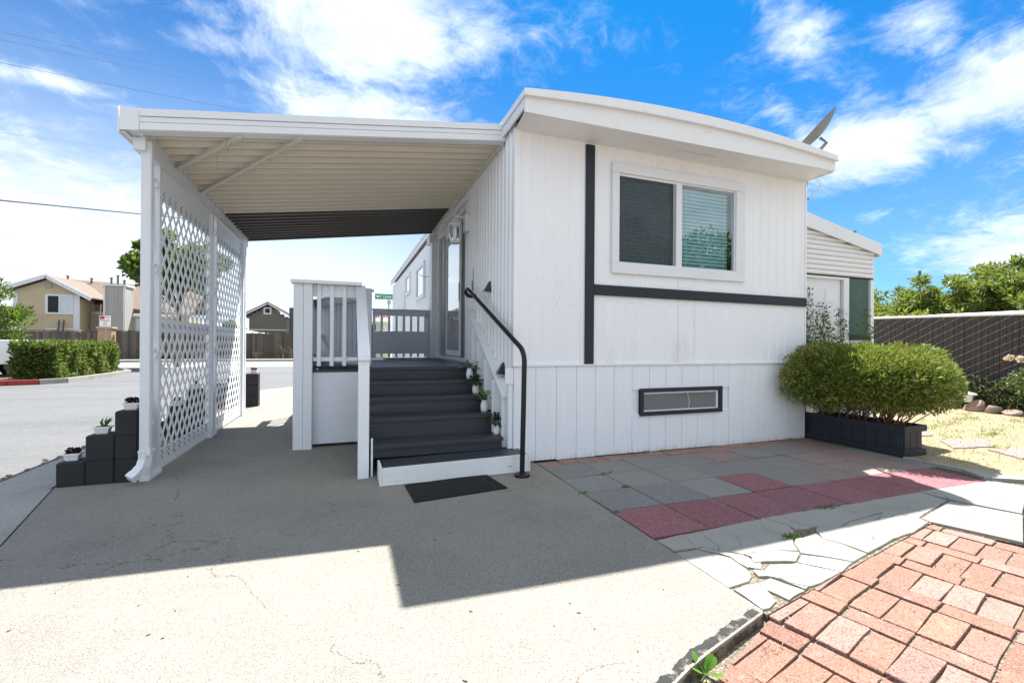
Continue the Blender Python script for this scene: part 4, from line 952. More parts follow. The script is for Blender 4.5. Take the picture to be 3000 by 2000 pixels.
def clipseg(p, q, a, b, c, d_):
    t0, t1 = 0, 1; dy, dz_ = q[0] - p[0], q[1] - p[1]
    for pp, qq in ((-dy, p[0] - a), (dy, b - p[0]), (-dz_, p[1] - c), (dz_, d_ - p[1])):
        if abs(pp) < 1e-9:
            if qq < 0: return None
        else:
            r_ = qq / pp
            if pp < 0: t0 = max(t0, r_)
            else: t1 = min(t1, r_)
    if t0 >= t1: return None
    return (p[0] + dy * t0, p[1] + dz_ * t0), (p[0] + dy * t1, p[1] + dz_ * t1)
def lattice(ya, yb, lab):
    t = thing('lattice_screen', lab, 'lattice screen', (-1.64, ya, 0), 'white lattice screens along the left side of the patio cover')
    x = -1.637
    G().box(x - .004, x + .004, ya, yb, 2.50, 2.79).build('top_plate', 'lattice', t)
    G().box(x - .004, x + .004, ya, yb, .02, .20).build('bottom_plate', 'lattice', t)
    G().box(x - .004, x + .004, ya, yb, 1.285, 1.405).build('middle_plate', 'lattice', t)
    for a in (ya - .012, yb): G().box(x - .014, x + .014, a, a + .012, .02, 2.79).build('side_rail', 'lattice', t)
    PW, PH = .153, .204
    for z0, z1 in ((.20, 1.285), (1.405, 2.50)):
        for sgn in (1, -1):
            k = -20
            while k < 40:
                y0_ = ya + k * PW
                p = (y0_, z0 - .0) if sgn == 1 else (y0_, z1)
                q = (y0_ + 6 * PW, z0 + 6 * PH) if sgn == 1 else (y0_ + 6 * PW, z1 - 6 * PH)
                cgm = clipseg(p, q, ya + .004, yb - .004, z0 - .012, z1 + .012)
                k += 1
                if not cgm or math.dist(*cgm) < .05: continue
                (a, b), (c, d_) = cgm; xo_ = x + .0028 * sgn
                if b < d_: pass
                G().beam((xo_, a, b), (xo_, c, d_), .0045, .034, up=Vector((0, -(d_ - b), c - a))).build('lattice_strip', 'lattice', t)
    # little pressed tabs along the plates
    tb = G(); n = int((yb - ya) / PW)
    for i in range(n):
        y = ya + (i + .5) * PW
        for zc in (.17, .12, 2.53, 2.57, 1.345):
            s_ = 1 if zc < 2 else -1
            tb.beam((x + .006, y - .018, zc + .022 * s_), (x + .012, y + .012, zc - .022 * s_), .003, .006, up=(1, 0, 0))
    tb.build('pressed_tabs', 'alu', t, kind='stuff')
lattice(4.985, 6.52, 'near white diamond lattice screen, directly behind the downspout and front post')
lattice(6.86, 8.28, 'far white diamond lattice screen, partly in sun, beyond the middle post')

# downspout with elbow
dn = thing('downspout', 'white square downspout with a kicked-out ribbed elbow at the left front post', 'downspout', (-1.66, 4.62, 0))
g = G(); g.bbox(-1.645, -1.571, 4.600, 4.668, .27, 2.885, .008)
for k in range(4): g.box(-1.637 + k * .018, -1.631 + k * .018, 4.5975, 4.600, .27, 2.88)
g.build('pipe', 'panw', dn)
g = G(); pth = [(-1.608, 4.634, .28), (-1.610, 4.63, .20), (-1.622, 4.612, .14), (-1.648, 4.582, .100), (-1.682, 4.545, .066)]
for i in range(4):
    for k in range(3):
        a = Vector(pth[i]).lerp(Vector(pth[i + 1]), k / 3); b = Vector(pth[i]).lerp(Vector(pth[i + 1]), (k + 1) / 3); e = .002 if k % 2 else 0
        g.beam(a, b + (b - a) * .15, .072 + e, .062 + e, up=(.5, .8, .1))
g.build('elbow', 'panw', dn)
G().box(-1.650, -1.560, 4.593, 4.699, .262, .280).box(-1.590, -1.562, 4.588, 4.602, .24, .30).build('strap', 'panw', dn)

# ================================================================== PORCH DECK AND STAIRS
DZ = .925
deck = thing('porch_deck', 'raised porch deck with charcoal boards and white board sides in front of the sliding door', 'deck', (0, 5.6, 0))
y = 5.30; k = 0
while y < 8.62:
    G().bbox(.20 if y < 5.62 else -.50, X0 - .03, y + .002, min(y + .138, 8.66), DZ - .035, DZ - (k % 3) * .001, .003).build('deck_board', 'deck', deck); y += .14; k += 1
G().bbox(-.385, .105, 5.595, 5.615, .035, .855, .002).build('front_panel', 'woodh', deck)
G().box(-.385, .20, 5.588, 5.612, .858, .889).build('rim_board', 'deck', deck)
G().box(-.55, -.52, 5.62, 8.66, .03, .89).box(-.5, 1.5, 8.63, 8.66, .1, .88).build('side_panel', 'woodh', deck)
G().bbox(.105, .165, 5.585, 5.625, .03, .858, .003).build('batten', 'wood', deck)
# landing railing (front)
fr = thing('landing_railing', 'white railing with three balusters and a cap board left of the stairs', 'railing', (-.45, 5.5, 0))
G().bbox(-.575, -.475, 5.505, 5.60, 0, 1.855, .004).build('post', 'wood', fr)
G().bbox(-.472, -.380, 5.490, 5.585, 0, 1.855, .004).build('post', 'wood', fr)
G().bbox(-.60, .145, 5.45, 5.63, 1.857, 1.893, .003).build('cap_board', 'wood', fr)
G().bbox(-.378, .10, 5.555, 5.590, 1.72, 1.855, .003).build('top_rail', 'wood', fr)
G().bbox(-.378, .10, 5.555, 5.590, .985, 1.03, .003).build('bottom_rail', 'wood', fr)
for x in (-.335, -.20, -.065): G().bbox(x, x + .042, 5.530, 5.553, .93, 1.856, .003).build('baluster', 'wood', fr)
for z in (.20, .72): G().lathe((-.425, 5.487, z), [(.0, 0), (.0001, 0)], 8) if False else G().tube([(-.425, 5.491, z), (-.425, 5.482, z)], .014, 12).build('bolt', 'wood', fr)
# diagonal inner railing of close boards
dr_ = thing('inner_railing', 'grey board railing standing behind the white balusters on the landing', 'railing', (.2, 5.8, DZ))
a, b = Vector((.235, 5.72, 0)), Vector((-.44, 7.45, 0)); n = 13
e = (b - a).normalized(); nn = Vector((-e.y, e.x, 0))
for i in range(n):
    if i in (9,): continue
    p = a + e * (i * .142); wdt = .112 if i < 9 else .135
    G().beam(p + Vector((0, 0, DZ + .03)), p + Vector((0, 0, 1.80)), wdt, .018, up=nn).build('board', 'greyb', dr_)
G().beam(a + nn * .03 + Vector((0, 0, 1.77)), b + nn * .03 + Vector((0, 0, 1.77)), .03, .09).build('top_rail', 'greyb', dr_)
G().beam(a + nn * .03 + Vector((0, 0, 1.01)), b + nn * .03 + Vector((0, 0, 1.01)), .03, .09).build('bottom_rail', 'greyb', dr_)
G().beam(a + Vector((0, 0, 1.835)), b + Vector((0, 0, 1.835)), .12, .03).build('cap_board', 'greyb', dr_)
G().bbox(.165, .255, 5.60, 5.66, DZ, 1.845, .003).build('post', 'greyb', dr_)
G().bbox(-.50, -.41, 7.45, 7.54, DZ, 1.85, .003).build('post', 'greyb', dr_)
G().beam(Vector((-.37, 7.2, 1.30)), Vector((-.18, 6.75, DZ + .05)), .03, .07, up=nn).build('brace', 'greyb', dr_)
# outer left railing of the landing
lr = thing('outer_railing', 'white outer landing railing running back from the corner posts', 'railing', (-.52, 6.0, DZ))
for i in range(12):
    y = 5.75 + i * .24; G().bbox(-.535, -.512, y, y + .042, DZ, 1.80, .003).build('baluster', 'wood', lr)
G().box(-.56, -.49, 5.635, 8.55, 1.80, 1.84).build('cap_board', 'wood', lr)
G().box(-.511, -.48, 5.635, 8.55, .985, 1.03).box(-.511, -.48, 5.635, 8.55, 1.70, 1.79).build('rail', 'wood', lr)

# gate
gt = thing('porch_gate', 'grey wooden gate with slots above a solid panel at the back of the deck', 'gate', (.4, 8.58, DZ))
gx0, gx1 = .415, 1.395
def gb(x0, x1, y0, y1, z0, z1, nm): G().bbox(x0, x1, y0, y1, z0, z1, .003).build(nm, 'grey', gt)
gb(gx0, gx1, 8.56, 8.60, 1.70, 1.79, 'top_rail'); gb(gx0 - .01, gx1 + .0, 8.53, 8.63, 1.795, 1.825, 'cap_board')
gb(gx0, gx1, 8.545, 8.56, 1.00, 1.415, 'panel')
for i in range(8):
    x = gx0 + .005 + i * (gx1 - gx0 - .05) / 7; gb(x - .0, x + .042, 8.562, 8.58, .935, 1.795, 'slat')
G().bbox(1.40, 1.50, 8.55, 8.64, DZ - .01, 1.83, .004).build('latch_post', 'grey', gt)
G().bbox(.31, .40, 8.55, 8.64, DZ - .01, 1.86, .004).build('hinge_post', 'grey', gt)
G().box(1.37, 1.43, 8.535, 8.545, 1.70, 1.72).box(1.385, 1.40, 8.53, 8.54, 1.66, 1.78).build('latch', 'alu', gt)

# stairs
st = thing('porch_stairs', 'charcoal painted wooden stairs rising to the porch deck', 'stairs', (.8, 4.6, 0))
steps = [(4.25, .27), (4.52, .468), (4.78, .636), (5.03, .784), (5.29, DZ)]
xl, xr = .185, 1.56; prev = .15
for i, (y, z) in enumerate(steps):
    yn = steps[i + 1][0] if i < 4 else 5.31
    if i < 4:
        G().bbox(xl, xr - .13 + (.03 if i == 0 else 0), y - .022, yn + .018, z - .036, z, .004).build('tread', 'deck', st)
    if i in (2,):
        G().bbox(xl, xr - .11, y, y + .018, prev + .002, z - .058, .003).build('riser', 'deck', st); G().bbox(xl, xr - .11, y - .012, y + .006, z - .056, z - .038, .002).build('riser_strip', 'deck', st)
    else:
        G().bbox(xl, xr - .11, y, y + .018, prev + .002, z - .038, .003).build('riser', 'deck', st)
    if i in (1, 3): G().bbox(xl + .006, xl + .105, y - .012, y - .001, prev + .004, z - .085, .002).box(xl + .006, xl + .105, y - .012, y - .001, z - .08, z - .039).build('patch_board', 'deck', st)
    prev = z
G().bbox(xl, xr - .02, 5.270, 5.299, DZ - .036, DZ, .004).build('nosing_board', 'deck', st)
G().box(xl - .018, xl - .003, 4.235, 5.58, .02, .25).hexa([(xl - .018, 4.235, .25), (xl - .003, 4.235, .25), (xl - .003, 5.58, .25), (xl - .018, 5.58, .25), (xl - .018, 4.26, .26), (xl - .003, 4.26, .26), (xl - .003, 5.58, .88), (xl - .018, 5.58, .88)]).build('stringer', 'deck', st)
G().bbox(.196, .212, 4.19, 4.235, .0, .34, .002).build('end_block', 'wood', st)
ps = thing('bottom_step', 'low bottom step with a charcoal top and chipped white front board', 'step', (.9, 4.0, 0))
G().hexa([(.285, 3.905, .118), (1.60, 3.925, .128), (1.60, 4.245, .128), (.285, 4.245, .118), (.285, 3.905, .138), (1.60, 3.925, .152), (1.60, 4.245, .152), (.285, 4.245, .138)]).build('tread', 'deck', ps)
G().hexa([(.272, 3.882, .004), (1.595, 3.905, .004), (1.595, 3.925, .004), (.272, 3.902, .004), (.272, 3.882, .150), (1.595, 3.905, .163), (1.595, 3.925, .163), (.272, 3.902, .150)]).build('front_board', 'chip', ps)
G().hexa([(.252, 3.89, .002), (.270, 3.883, .002), (.270, 4.20, .002), (.252, 4.20, .002), (.252, 3.89, .165), (.270, 3.883, .165), (.270, 4.20, .145), (.252, 4.20, .145)]).build('side_board', 'chip', ps)
G().bbox(1.597, 1.615, 3.90, 4.19, .005, .168, .002).build('side_board', 'chip', ps)
# left stair rail
lf = thing('left_stair_rail', 'white stair rail on the left side with a wide sloping cap and square post', 'stair rail', (.13, 4.2, 0))
G().bbox(.085, .178, 4.165, 4.255, 0, 1.045, .004).build('post', 'wood', lf)
G().hexa([(.080, 4.14, 1.045), (.183, 4.14, 1.045), (.183, 5.52, 1.825), (.080, 5.52, 1.825), (.080, 4.14, 1.085), (.183, 4.14, 1.085), (.183, 5.52, 1.862), (.080, 5.52, 1.862)]).build('cap_board', 'wood', lf)
for i in range(4):
    y = 4.45 + i * .26; zz = 1.045 + (y - 4.14) * .565; G().bbox(.120, .142, y, y + .06, .2 + (y - 4.25) * .6, zz - .002, .003).build('baluster', 'wood', lf)
# right stair rail
rr_ = thing('right_stair_rail', 'white stair rail along the mobile home wall with vertical boards under a sloping cap', 'stair rail', (1.47, 4.3, 0))
def rz(y): return .700 + .672 * (y - 4.27)
G().hexa([(1.445, 4.265, rz(4.265) - .035), (1.545, 4.265, rz(4.265) - .035), (1.545, 5.66, rz(5.66) - .035), (1.445, 5.66, rz(5.66) - .035), (1.445, 4.265, rz(4.265) + .005), (1.545, 4.265, rz(4.265) + .005), (1.545, 5.66, rz(5.66) + .005), (1.445, 5.66, rz(5.66) + .005)]).build('cap_board', 'wood', rr_)
G().bbox(1.462, 1.543, 4.29, 4.325, .153, rz(4.29) - .037, .003).build('post', 'wood', rr_)
for y, x, zb in ((4.50, 1.425, .262), (4.80, 1.425, .46), (5.08, 1.425, .63), (5.36, 1.43, .80)):
    G().bbox(x, x + .098, y, y + .03, zb, rz(y) - .035, .003).build('baluster', 'wood', rr_)
G().bbox(1.505, 1.545, 5.42, 5.46, DZ, 1.86, .003).build('top_post', 'wood', rr_)
G().bbox(1.547, 1.553, 4.42, 5.2, .15, .62, .002).build('side_board', 'wood', rr_)
cpst = thing('corner_boards', 'narrow white upright boards at the corner of the skirting beside the bottom step', 'corner boards', (1.53, 4.2, 0))
G().bbox(1.551, 1.600, 4.268, 4.30, .153, .72, .002).build('board', 'wood', cpst) if False else None
G().bbox(1.500, 1.548, 4.205, 4.26, .155, .80, .003).build('board', 'wood', cpst)
G().bbox(1.462, 1.548, 4.192, 4.203, .80, .96, .003).build('board', 'wood', cpst)

# black handrail
hr = thing('black_handrail', 'black tubular steel handrail rising from a round base plate beside the steps', 'handrail', (1.49, 3.79, 0))
pts = [(1.488, 3.787, .02), (1.492, 3.787, .30), (1.498, 3.788, .60), (1.503, 3.79, .95)]
c0, c1, c2 = Vector((1.505, 3.79, 1.00)), Vector((1.508, 3.79, 1.135)), Vector((1.495, 3.91, 1.185))
for k in range(1, 9): t = k / 8; pts.append(tuple((1 - t) ** 2 * c0 + 2 * t * (1 - t) * c1 + t * t * c2))
pts += [(1.455, 4.6, 1.49), (1.41, 5.42, 1.853)]
c0, c1, c2 = Vector((1.408, 5.46, 1.870)), Vector((1.403, 5.56, 1.905)), Vector((1.402, 5.585, 1.84))
for k in range(1, 7): t = k / 6; pts.append(tuple((1 - t) ** 2 * c0 + 2 * t * (1 - t) * c1 + t * t * c2))
pts += [(1.42, 5.52, 1.80), (1.46, 5.46, 1.79), (1.50, 5.44, 1.79)]
G().tube(pts, .0235, 14).build('tube', 'black', hr, smooth=True)
G().lathe((1.488, 3.787, 0), [(.069, .0), (.072, .004), (.072, .018), (.068, .023), (.026, .024), (.024, .034)], 28).build('base_plate', 'black', hr, smooth=True)

# door mat
mt_ = thing('door_mat', 'black rubber door mat lying in front of the bottom step', 'mat', (.8, 3.65, 0))
q = [(.475, 3.405), (1.245, 3.497), (1.188, 3.925), (.452, 3.84)]
G().prism(q, .001, .010).build('mat_base', 'rubber', mt_)
g = G(); cc_ = Vector((sum(a for a, b in q) / 4, sum(b for a, b in q) / 4))
for s_ in (.97, .93, .89, .85):
    pp = [cc_ + (Vector(p) - cc_) * s_ for p in q]
    for i in range(4): a, b = pp[i], pp[(i + 1) % 4]; g.beam((a.x, a.y, .0115), (b.x, b.y, .0115), .006, .003)
for i in range(1, 40):
    t = i / 40; a = Vector(q[0]).lerp(Vector(q[1]), .1 + .8 * t); b = Vector(q[3]).lerp(Vector(q[2]), .1 + .8 * t); a2 = a.lerp(b, .12); b2 = a.lerp(b, .88)
    g.beam((a2.x, a2.y, .0112), (b2.x, b2.y, .0112), .005, .0025)
g.build('ridges', 'rubber', mt_, kind='stuff')

# step vases with plants
def vase(x, y, z, lab, kind, seed, s_=1.0):
    t = thing('vase_plant', lab, 'potted plant', (x, y, z), 'white vases with leafy plants down the stairs')
    G().lathe((x, y, z), [(.027 * s_, 0), (.032 * s_, .004), (.038 * s_, .030), (.041 * s_, .055), (.039 * s_, .080), (.029 * s_, .108), (.026 * s_, .120), (.030 * s_, .127), (.026 * s_, .128), (.022 * s_, .115)], 22).build('vase', 'pot', t, smooth=True)
    g = G()
    for h in (.02, .032, .044): g.lathe((x, y, z + h), [((.0345 + h * .09) * s_, -.001), ((.0365 + h * .09) * s_, .001), ((.0345 + h * .09) * s_, .003)], 22)
    g.build('groove', 'pot', t)
    r_ = random.Random(seed); n = 17 if kind == 'leafv' else 85; zt_ = z + .125
    for i in range(n):
        a = r_.uniform(0, 6.28); el = r_.uniform(.1, 1.35) if kind == 'leafv' else r_.uniform(-.2, 1.4); d_ = Vector((math.cos(a) * math.cos(el), math.sin(a) * math.cos(el), math.sin(el)))
        st_ = r_.uniform(.02, .075) if kind == 'leafv' else r_.uniform(.015, .085)
        b0 = Vector((x, y, zt_)) + d_ * st_; L_ = r_.uniform(.075, .11) if kind == 'leafv' else r_.uniform(.045, .07); ww = L_ * (.66 if kind == 'leafv' else .5)
        s2 = d_.cross(Vector((0, 0, 1)) + Vector((r_.gauss(0, .3), r_.gauss(0, .3), 0))).normalized(); dn_ = Vector((0, 0, -1))
        g = G(); vs = []
        for tt, w_ in ((0, .06), (.2, .7), (.45, 1), (.75, .62), (1, .03)):
            c_ = b0 + d_ * tt * L_ + dn_ * tt * tt * L_ * .45
            vs += [c_ - s2 * w_ * ww / 2, c_ + dn_ * .12 * w_ * ww, c_ + s2 * w_ * ww / 2]
        fs = []
        for k in range(4):
            for q_ in (0, 1): fs.append((k * 3 + q_, k * 3 + q_ + 1, k * 3 + q_ + 4, k * 3 + q_ + 3))
        g.quad_add(vs, fs); g.build('leaf', kind, t, smooth=True)
    g = G()
    for i in range(7): a = i * .9; g.tube([(x + .012 * math.cos(a), y + .012 * math.sin(a), z + .12), (x + .03 * math.cos(a), y + .03 * math.sin(a), z + .19)], .0022, 4)
    g.build('stem', 'leafd', t)
vase(1.435, 4.375, .27, 'white vase with a dense dark green plant on the lowest tread, nearest the camera', 'leafd', 1)
vase(1.375, 4.625, .468, 'white vase with pale-veined leaves on the second tread, above the lowest vase', 'leafv', 2)
vase(1.345, 4.86, .636, 'white vase with dark spiky foliage on the third tread, between two pale-veined plants', 'leafd', 3)
vase(1.335, 5.10, .784, 'white vase with broad pale-veined leaves on the top tread by the deck', 'leafv', 4)

# ================================================================== STEPPED BLOCK WALLS
def blocks(y, lab, xs_, hs, xe, dep=.2):
    t = thing('stepped_block_wall', lab, 'block wall', (xs_[0], y, 0), 'charcoal stepped block walls along the driveway edge')
    for i, (a, h) in enumerate(zip(xs_, hs)):
        b = xs_[i + 1] if i + 1 < len(xs_) else xe
        rows = i + 1 if i < 3 else 3; hh = h / rows
        for k in range(rows):
            G().bbox(a + .0015, b - .0015, y, y + dep, k * hh + .001, (k + 1) * hh - .0005, .009).build('block', 'block', t)
    return t
blocks(4.70, 'nearest charcoal stepped block wall beside the downspout, with three white pots', [-2.235, -2.045, -1.85], [.198, .410, .605], -1.69)
blocks(6.62, 'middle charcoal stepped block wall seen through the near lattice screen', [-2.27, -2.09, -1.90], [.20, .395, .60], -1.69)
blocks(9.45, 'farthest charcoal stepped block wall whose end shows right of the last lattice post', [-2.46, -2.27, -2.06], [.25, .44, .61], -1.57)
def trough(x, y, z, lab, kind, seed):
    t = thing('trough_pot', lab, 'planter pot', (x, y, z), 'small white rectangular pots on the block walls')
    g = G(); w0, d0, w1, d1, h = .040, .028, .052, .038, .055
    for a, b, c_, d_, z0, z1 in ((w0, d0, w1, d1, 0, h),):
        g.hexa([(x - a, y - b, z), (x + a, y - b, z), (x + a, y + b, z), (x - a, y + b, z), (x - c_, y - d_, z + z1), (x + c_, y - d_, z + z1), (x + c_, y + d_, z + z1), (x - c_, y + d_, z + z1)])
    g.build('pot_body', 'pot', t)
    rim = G(); 
    for a in ((x - .060, x + .060, y - .046, y - .036), (x - .060, x + .060, y + .036, y + .046), (x - .060, x - .050, y - .036, y + .036), (x + .050, x + .060, y - .036, y + .036)): rim.box(*a, z + .049, z + .060)
    rim.build('rim', 'pot', t)
    G().box(x - .050, x + .050, y - .036, y + .036, z + .0555, z + .0575).build('potting_soil', 'dirt', t)
    r_ = random.Random(seed)
    if kind == 'grassy':
        g = G()
        for i in range(16):
            a = r_.uniform(0, 6.28); b = Vector((x + r_.uniform(-.015, .02), y, z + .055)); tp = b + Vector((.02 + .03 * math.cos(a), .02 * math.sin(a), r_.uniform(.05, .085)))
            g.tube([b, b.lerp(tp, .6) + Vector((-.006, 0, .008)), tp], [.004, .0045, .0012], 5)
        g.build('succulent', 'grassb', t, kind='stuff')
    else:
        m = 'succ' if kind == 'dark' else 'reds'
        for cx_, s_ in ((-.018, 1.0), (.025, .8)):
            pts_, nr = blobpts(170, (x + cx_, y, z + .078), (.024 * s_, .024 * s_, .022 * s_), seed + int(500 + cx_ * 1000), .5)
            leafmesh('succulent', pts_, .014, .012, m, t, seed=seed, nrm=nr, up=.2)
trough(-2.165, 4.80, .198, 'small white trough pot with a dark succulent on the lowest block, farthest left', 'dark', 1)
trough(-1.965, 4.80, .410, 'small white trough pot with thin green blades on the middle block step', 'grassy', 2)
trough(-1.765, 4.80, .605, 'small white trough pot with two dark succulents on the top block next to the downspout', 'dark', 3)
trough(-2.0, 6.72, .395, 'small white trough pot with a dark succulent, lower step of the middle block wall', 'dark', 4)
trough(-1.82, 6.72, .60, 'small white trough pot with green blades on the middle wall, top step, behind the lattice', 'grassy', 5)
trough(-1.66, 9.55, .61, 'small white trough pot with red succulents on the farthest block wall', 'red', 6)

# ================================================================== PLANTER BOX WITH SHRUB
pl = thing('planter_box', 'charcoal wooden planter box at the right corner of the mobile home', 'planter', (5.8, 3.65, 0))
px0, px1, py0, py1 = 5.665, 5.985, 3.115, 4.27
for x in (px0, px1):
    n = 9 if x == px0 else 9
    for i in range(n):
        a = py0 + (py1 - py0) * i / n; b = py0 + (py1 - py0) * (i + 1) / n
        G().bbox(x - .010, x + .010, a + .002, b - .002, .01, .30, .003).build('board', 'navy', pl)
for y in (py0, py1):
    for i in range(3):
        a = px0 + (px1 - px0) * i / 3; b = px0 + (px1 - px0) * (i + 1) / 3
        G().bbox(a + (.012 if i == 0 else .002), b - (.012 if i == 2 else .002), y - .010, y + .010, .01, .30, .003).build('board', 'navy', pl)
for z0, z1, o_ in ((.005, .072, .030), (.268, .335, .034)):
    G().bbox(px0 - o_, px0 - .011, py0 - o_, py1 + .02, z0, z1, .003).build('trim_board', 'navy', pl)
    G().bbox(px1 + .011, px1 + o_, py0 - o_, py1 + .02, z0, z1, .003).build('trim_board', 'navy', pl)
    G().bbox(px0 - .010, px1 + .010, py0 - o_, py0 - .011, z0, z1, .003).build('trim_board', 'navy', pl)
G().box(px0 + .01, px1 - .01, py0 + .01, py1 - .01, .2, .27).build('planter_soil', 'dirt', pl)
sh = thing('rounded_shrub', 'rounded green shrub with fine narrow leaves spreading over the charcoal planter box', 'shrub', (5.85, 3.7, .27))
P1, N1 = blobpts(24000, (5.62, 3.76, .82), (.46, .52, .37), 3, .34, .17, 2.1, 2.4)
P2, N2 = blobpts(17000, (5.92, 3.24, .82), (.46, .46, .36), 4, .34, .16, 2.1, 2.3)
P3, N3 = blobpts(5000, (5.36, 3.98, .84), (.40, .17, .34), 9, .6, .30, 2.0, 2.2)
P0, N0 = blobpts(15000, (5.76, 3.52, .815), (.48, .58, .375), 14, .34, .12, 1.9, 3.0)
PP = np.concatenate([P0, P1, P2, P3]); NN_ = np.concatenate([N0, N1, N2, N3])
thin = np.sin(PP[:, 0] * 23 + 1) * np.sin(PP[:, 1] * 19) * np.sin(PP[:, 2] * 25 + 2) + .5 * np.sin(PP[:, 0] * 47) * np.sin(PP[:, 1] * 53 + 1) * np.sin(PP[:, 2] * 41)
keep = np.random.default_rng(77).random(len(PP)) < np.clip(.80 + thin * 1.1, .12, 1); PP, NN_ = PP[keep], NN_[keep]
ok = ~((PP[:, 1] > 4.16) & (PP[:, 0] < 5.64)) & (PP[:, 2] > .40 + .05 * np.sin(PP[:, 0] * 17) * np.cos(PP[:, 1] * 13))
PP, NN_ = PP[ok], NN_[ok]
leafmesh('foliage', PP, .050, .012, 'bush', sh, seed=1, nrm=NN_, up=.38, out=.42, kind='stuff')
P4, N4 = blobpts(9000, (5.76, 3.50, .82), (.40, .72, .26), 5, .9, .1, 2)
ok = ~((P4[:, 1] > 4.16) & (P4[:, 0] < 5.64)); leafmesh('inner_foliage', P4[ok], .055, .022, 'bush', sh, seed=2, nrm=N4[ok], up=.3, kind='stuff')
g = G(); r_ = random.Random(6)
for i in range(90):
    bx, by = r_.uniform(5.72, 5.93), r_.uniform(3.25, 4.2)
    tx_, ty_ = bx + r_.uniform(-.38, .22), by + r_.uniform(-.40, .10)
    if tx_ < 5.66 and ty_ > 4.1: ty_ = 4.1
    g.tube([(bx, by, .25), (bx * .7 + tx_ * .3 + r_.uniform(-.03, .03), by * .7 + ty_ * .3, .35), (bx * .35 + tx_ * .65, by * .35 + ty_ * .65, .42 + r_.uniform(0, .06)), (tx_, ty_, .55)], [.009, .007, .005, .003], 5)
g.build('branches', 'twig', sh, kind='stuff')
# lanky shrub behind the corner
lk = thing('lanky_shrub', 'lanky small-leaved shrub sticking up behind the planter shrub against the white door', 'shrub', (6.3, 4.3, 0))
g = G(); pts_ = []
for (bx, by, tx_, ty_, h) in ((5.725, 4.318, 5.833, 4.299, 1.952), (5.764, 4.318, 6.018, 4.279, 1.747), (5.725, 4.299, 5.745, 4.318, 1.591), (6.096, 4.299, 6.096, 4.299, 1.591), (6.136, 4.299, 6.204, 4.299, 1.454), (6.351, 4.299, 6.409, 4.299, 1.688), (6.409, 4.299, 6.526, 4.299, 1.522), (6.702, 4.201, 6.761, 4.152, 1.688), (6.741, 4.201, 6.888, 4.152, 1.474), (5.911, 4.299, 6.096, 4.25, 1.718), (5.667, 4.318, 5.823, 4.299, 1.347)):
    n = 26
    for k in range(n):
        t = k / (n - 1); z = .4 + (h - .4) * t; x = bx + (tx_ - bx) * t * t + .02 * math.sin(t * 9 + bx * 7); y = by + (ty_ - by) * t
        if t > .25:
            for q in range(14):
                rr = .075 * (1.15 - t) + .012; pts_.append((x + r_.gauss(0, rr), y + r_.gauss(0, rr), z + r_.gauss(0, .025)))
    g.tube([(bx, by, .0), (bx + (tx_ - bx) * .3, by, .4 + (h - .4) * .5), (tx_, ty_, h)], [.008, .005, .002], 5)
g.build('stems', 'twig', lk, kind='stuff')
leafmesh('foliage', pts_, .034, .020, 'hedge', lk, seed=3, up=.2, kind='stuff')

# ================================================================== LEAN-TO
ln_ = thing('lean_to_room', 'white lean-to room with corrugated gable, panelled door and green screen on the right side', 'lean-to', (5.65, 4.45, 0))
k = 0
LY = 4.45
def roofz(x): return 2.927 - (x - 5.966) * .2134
z = 2.206
while z < 3.3:   # corrugated gable strips
    z1 = z + .069; xm = 7.358
    if z > roofz(7.358) - .071: xm = min(7.358, 5.966 + (2.927 - .071 - z) / .2134)
    if xm <= 5.66: break
    pr = [(LY, z), (LY - .016, z + .010), (LY - .023, z + .026), (LY - .016, z + .046), (LY, z + .064), (LY + .02, z + .069), (LY + .02, z)]
    G().ext(pr, 'x', 5.64, xm).build('corrugated_strip', 'roofw', ln_); z = z1; k += 1
ya, yb = LY - .07, LY - .05
g = G(); g.hexa([(5.64, ya, 2.879), (7.443, ya, 2.553), (7.443, yb, 2.553), (5.64, yb, 2.879), (5.64, ya, 3.080), (7.443, ya, 2.713), (7.443, yb, 2.713), (5.64, yb, 3.080)])
g.hexa([(5.64, yb + .001, 3.024), (7.443, yb + .001, 2.660), (7.443, 8.0, 2.660), (5.64, 8.0, 3.024), (5.64, yb + .001, 3.058), (7.443, yb + .001, 2.694), (7.443, 8.0, 2.694), (5.64, 8.0, 3.058)]); g.build('roof', 'panw', ln_)
G().box(7.434, 7.48, LY - .04, 8.0, 2.535, 2.677).build('gutter', 'panw', ln_)
G().box(5.66, 7.358, LY - .01, LY + .01, 2.184, 2.204).build('dark_gap', 'dark', ln_)
dd = G(); dd.box(5.66, 6.695, LY + .03, LY + .05, .05, 2.153)
dd_ = dd.build('door', 'panw', ln_)
for zz in (1.806, 1.465, .9, .4):
    for a in (6.009, 6.364):
        h_ = .213 if zz > 1.7 else .265
        g = G(); g.box(a, a + .237, LY + .0265, LY + .0295, zz, zz + h_); g.box(a + .022, a + .215, LY + .022, LY + .026, zz + .022, zz + h_ - .022); g.build('door_panel', 'panw', dd_)
g = G(); g.box(5.66, 6.818, LY - .015, LY + .05, 2.153, 2.182); g.box(6.714, 6.818, LY - .015, LY + .05, .0, 2.152); g.build('door_frame', 'panw', ln_)
G().box(6.826, 7.254, LY, LY + .02, 1.36, 2.183).build('green_screen', 'green', ln_)
G().box(6.818, 7.282, LY - .02, LY + .04, 1.289, 1.356).build('sill', 'navy', ln_)
G().box(6.818, 7.282, LY, LY + .03, .0, 1.287).build('lower_wall', 'greyb', ln_)
G().box(7.286, 7.362, LY - .015, LY + .05, 0, 2.183).build('corner_post', 'panw', ln_)
G().box(7.33, 7.36, LY + .06, 7.9, 0, 2.58).box(5.7, 7.28, 7.88, 7.9, 0, 2.6).build('side_wall', 'panw', ln_)
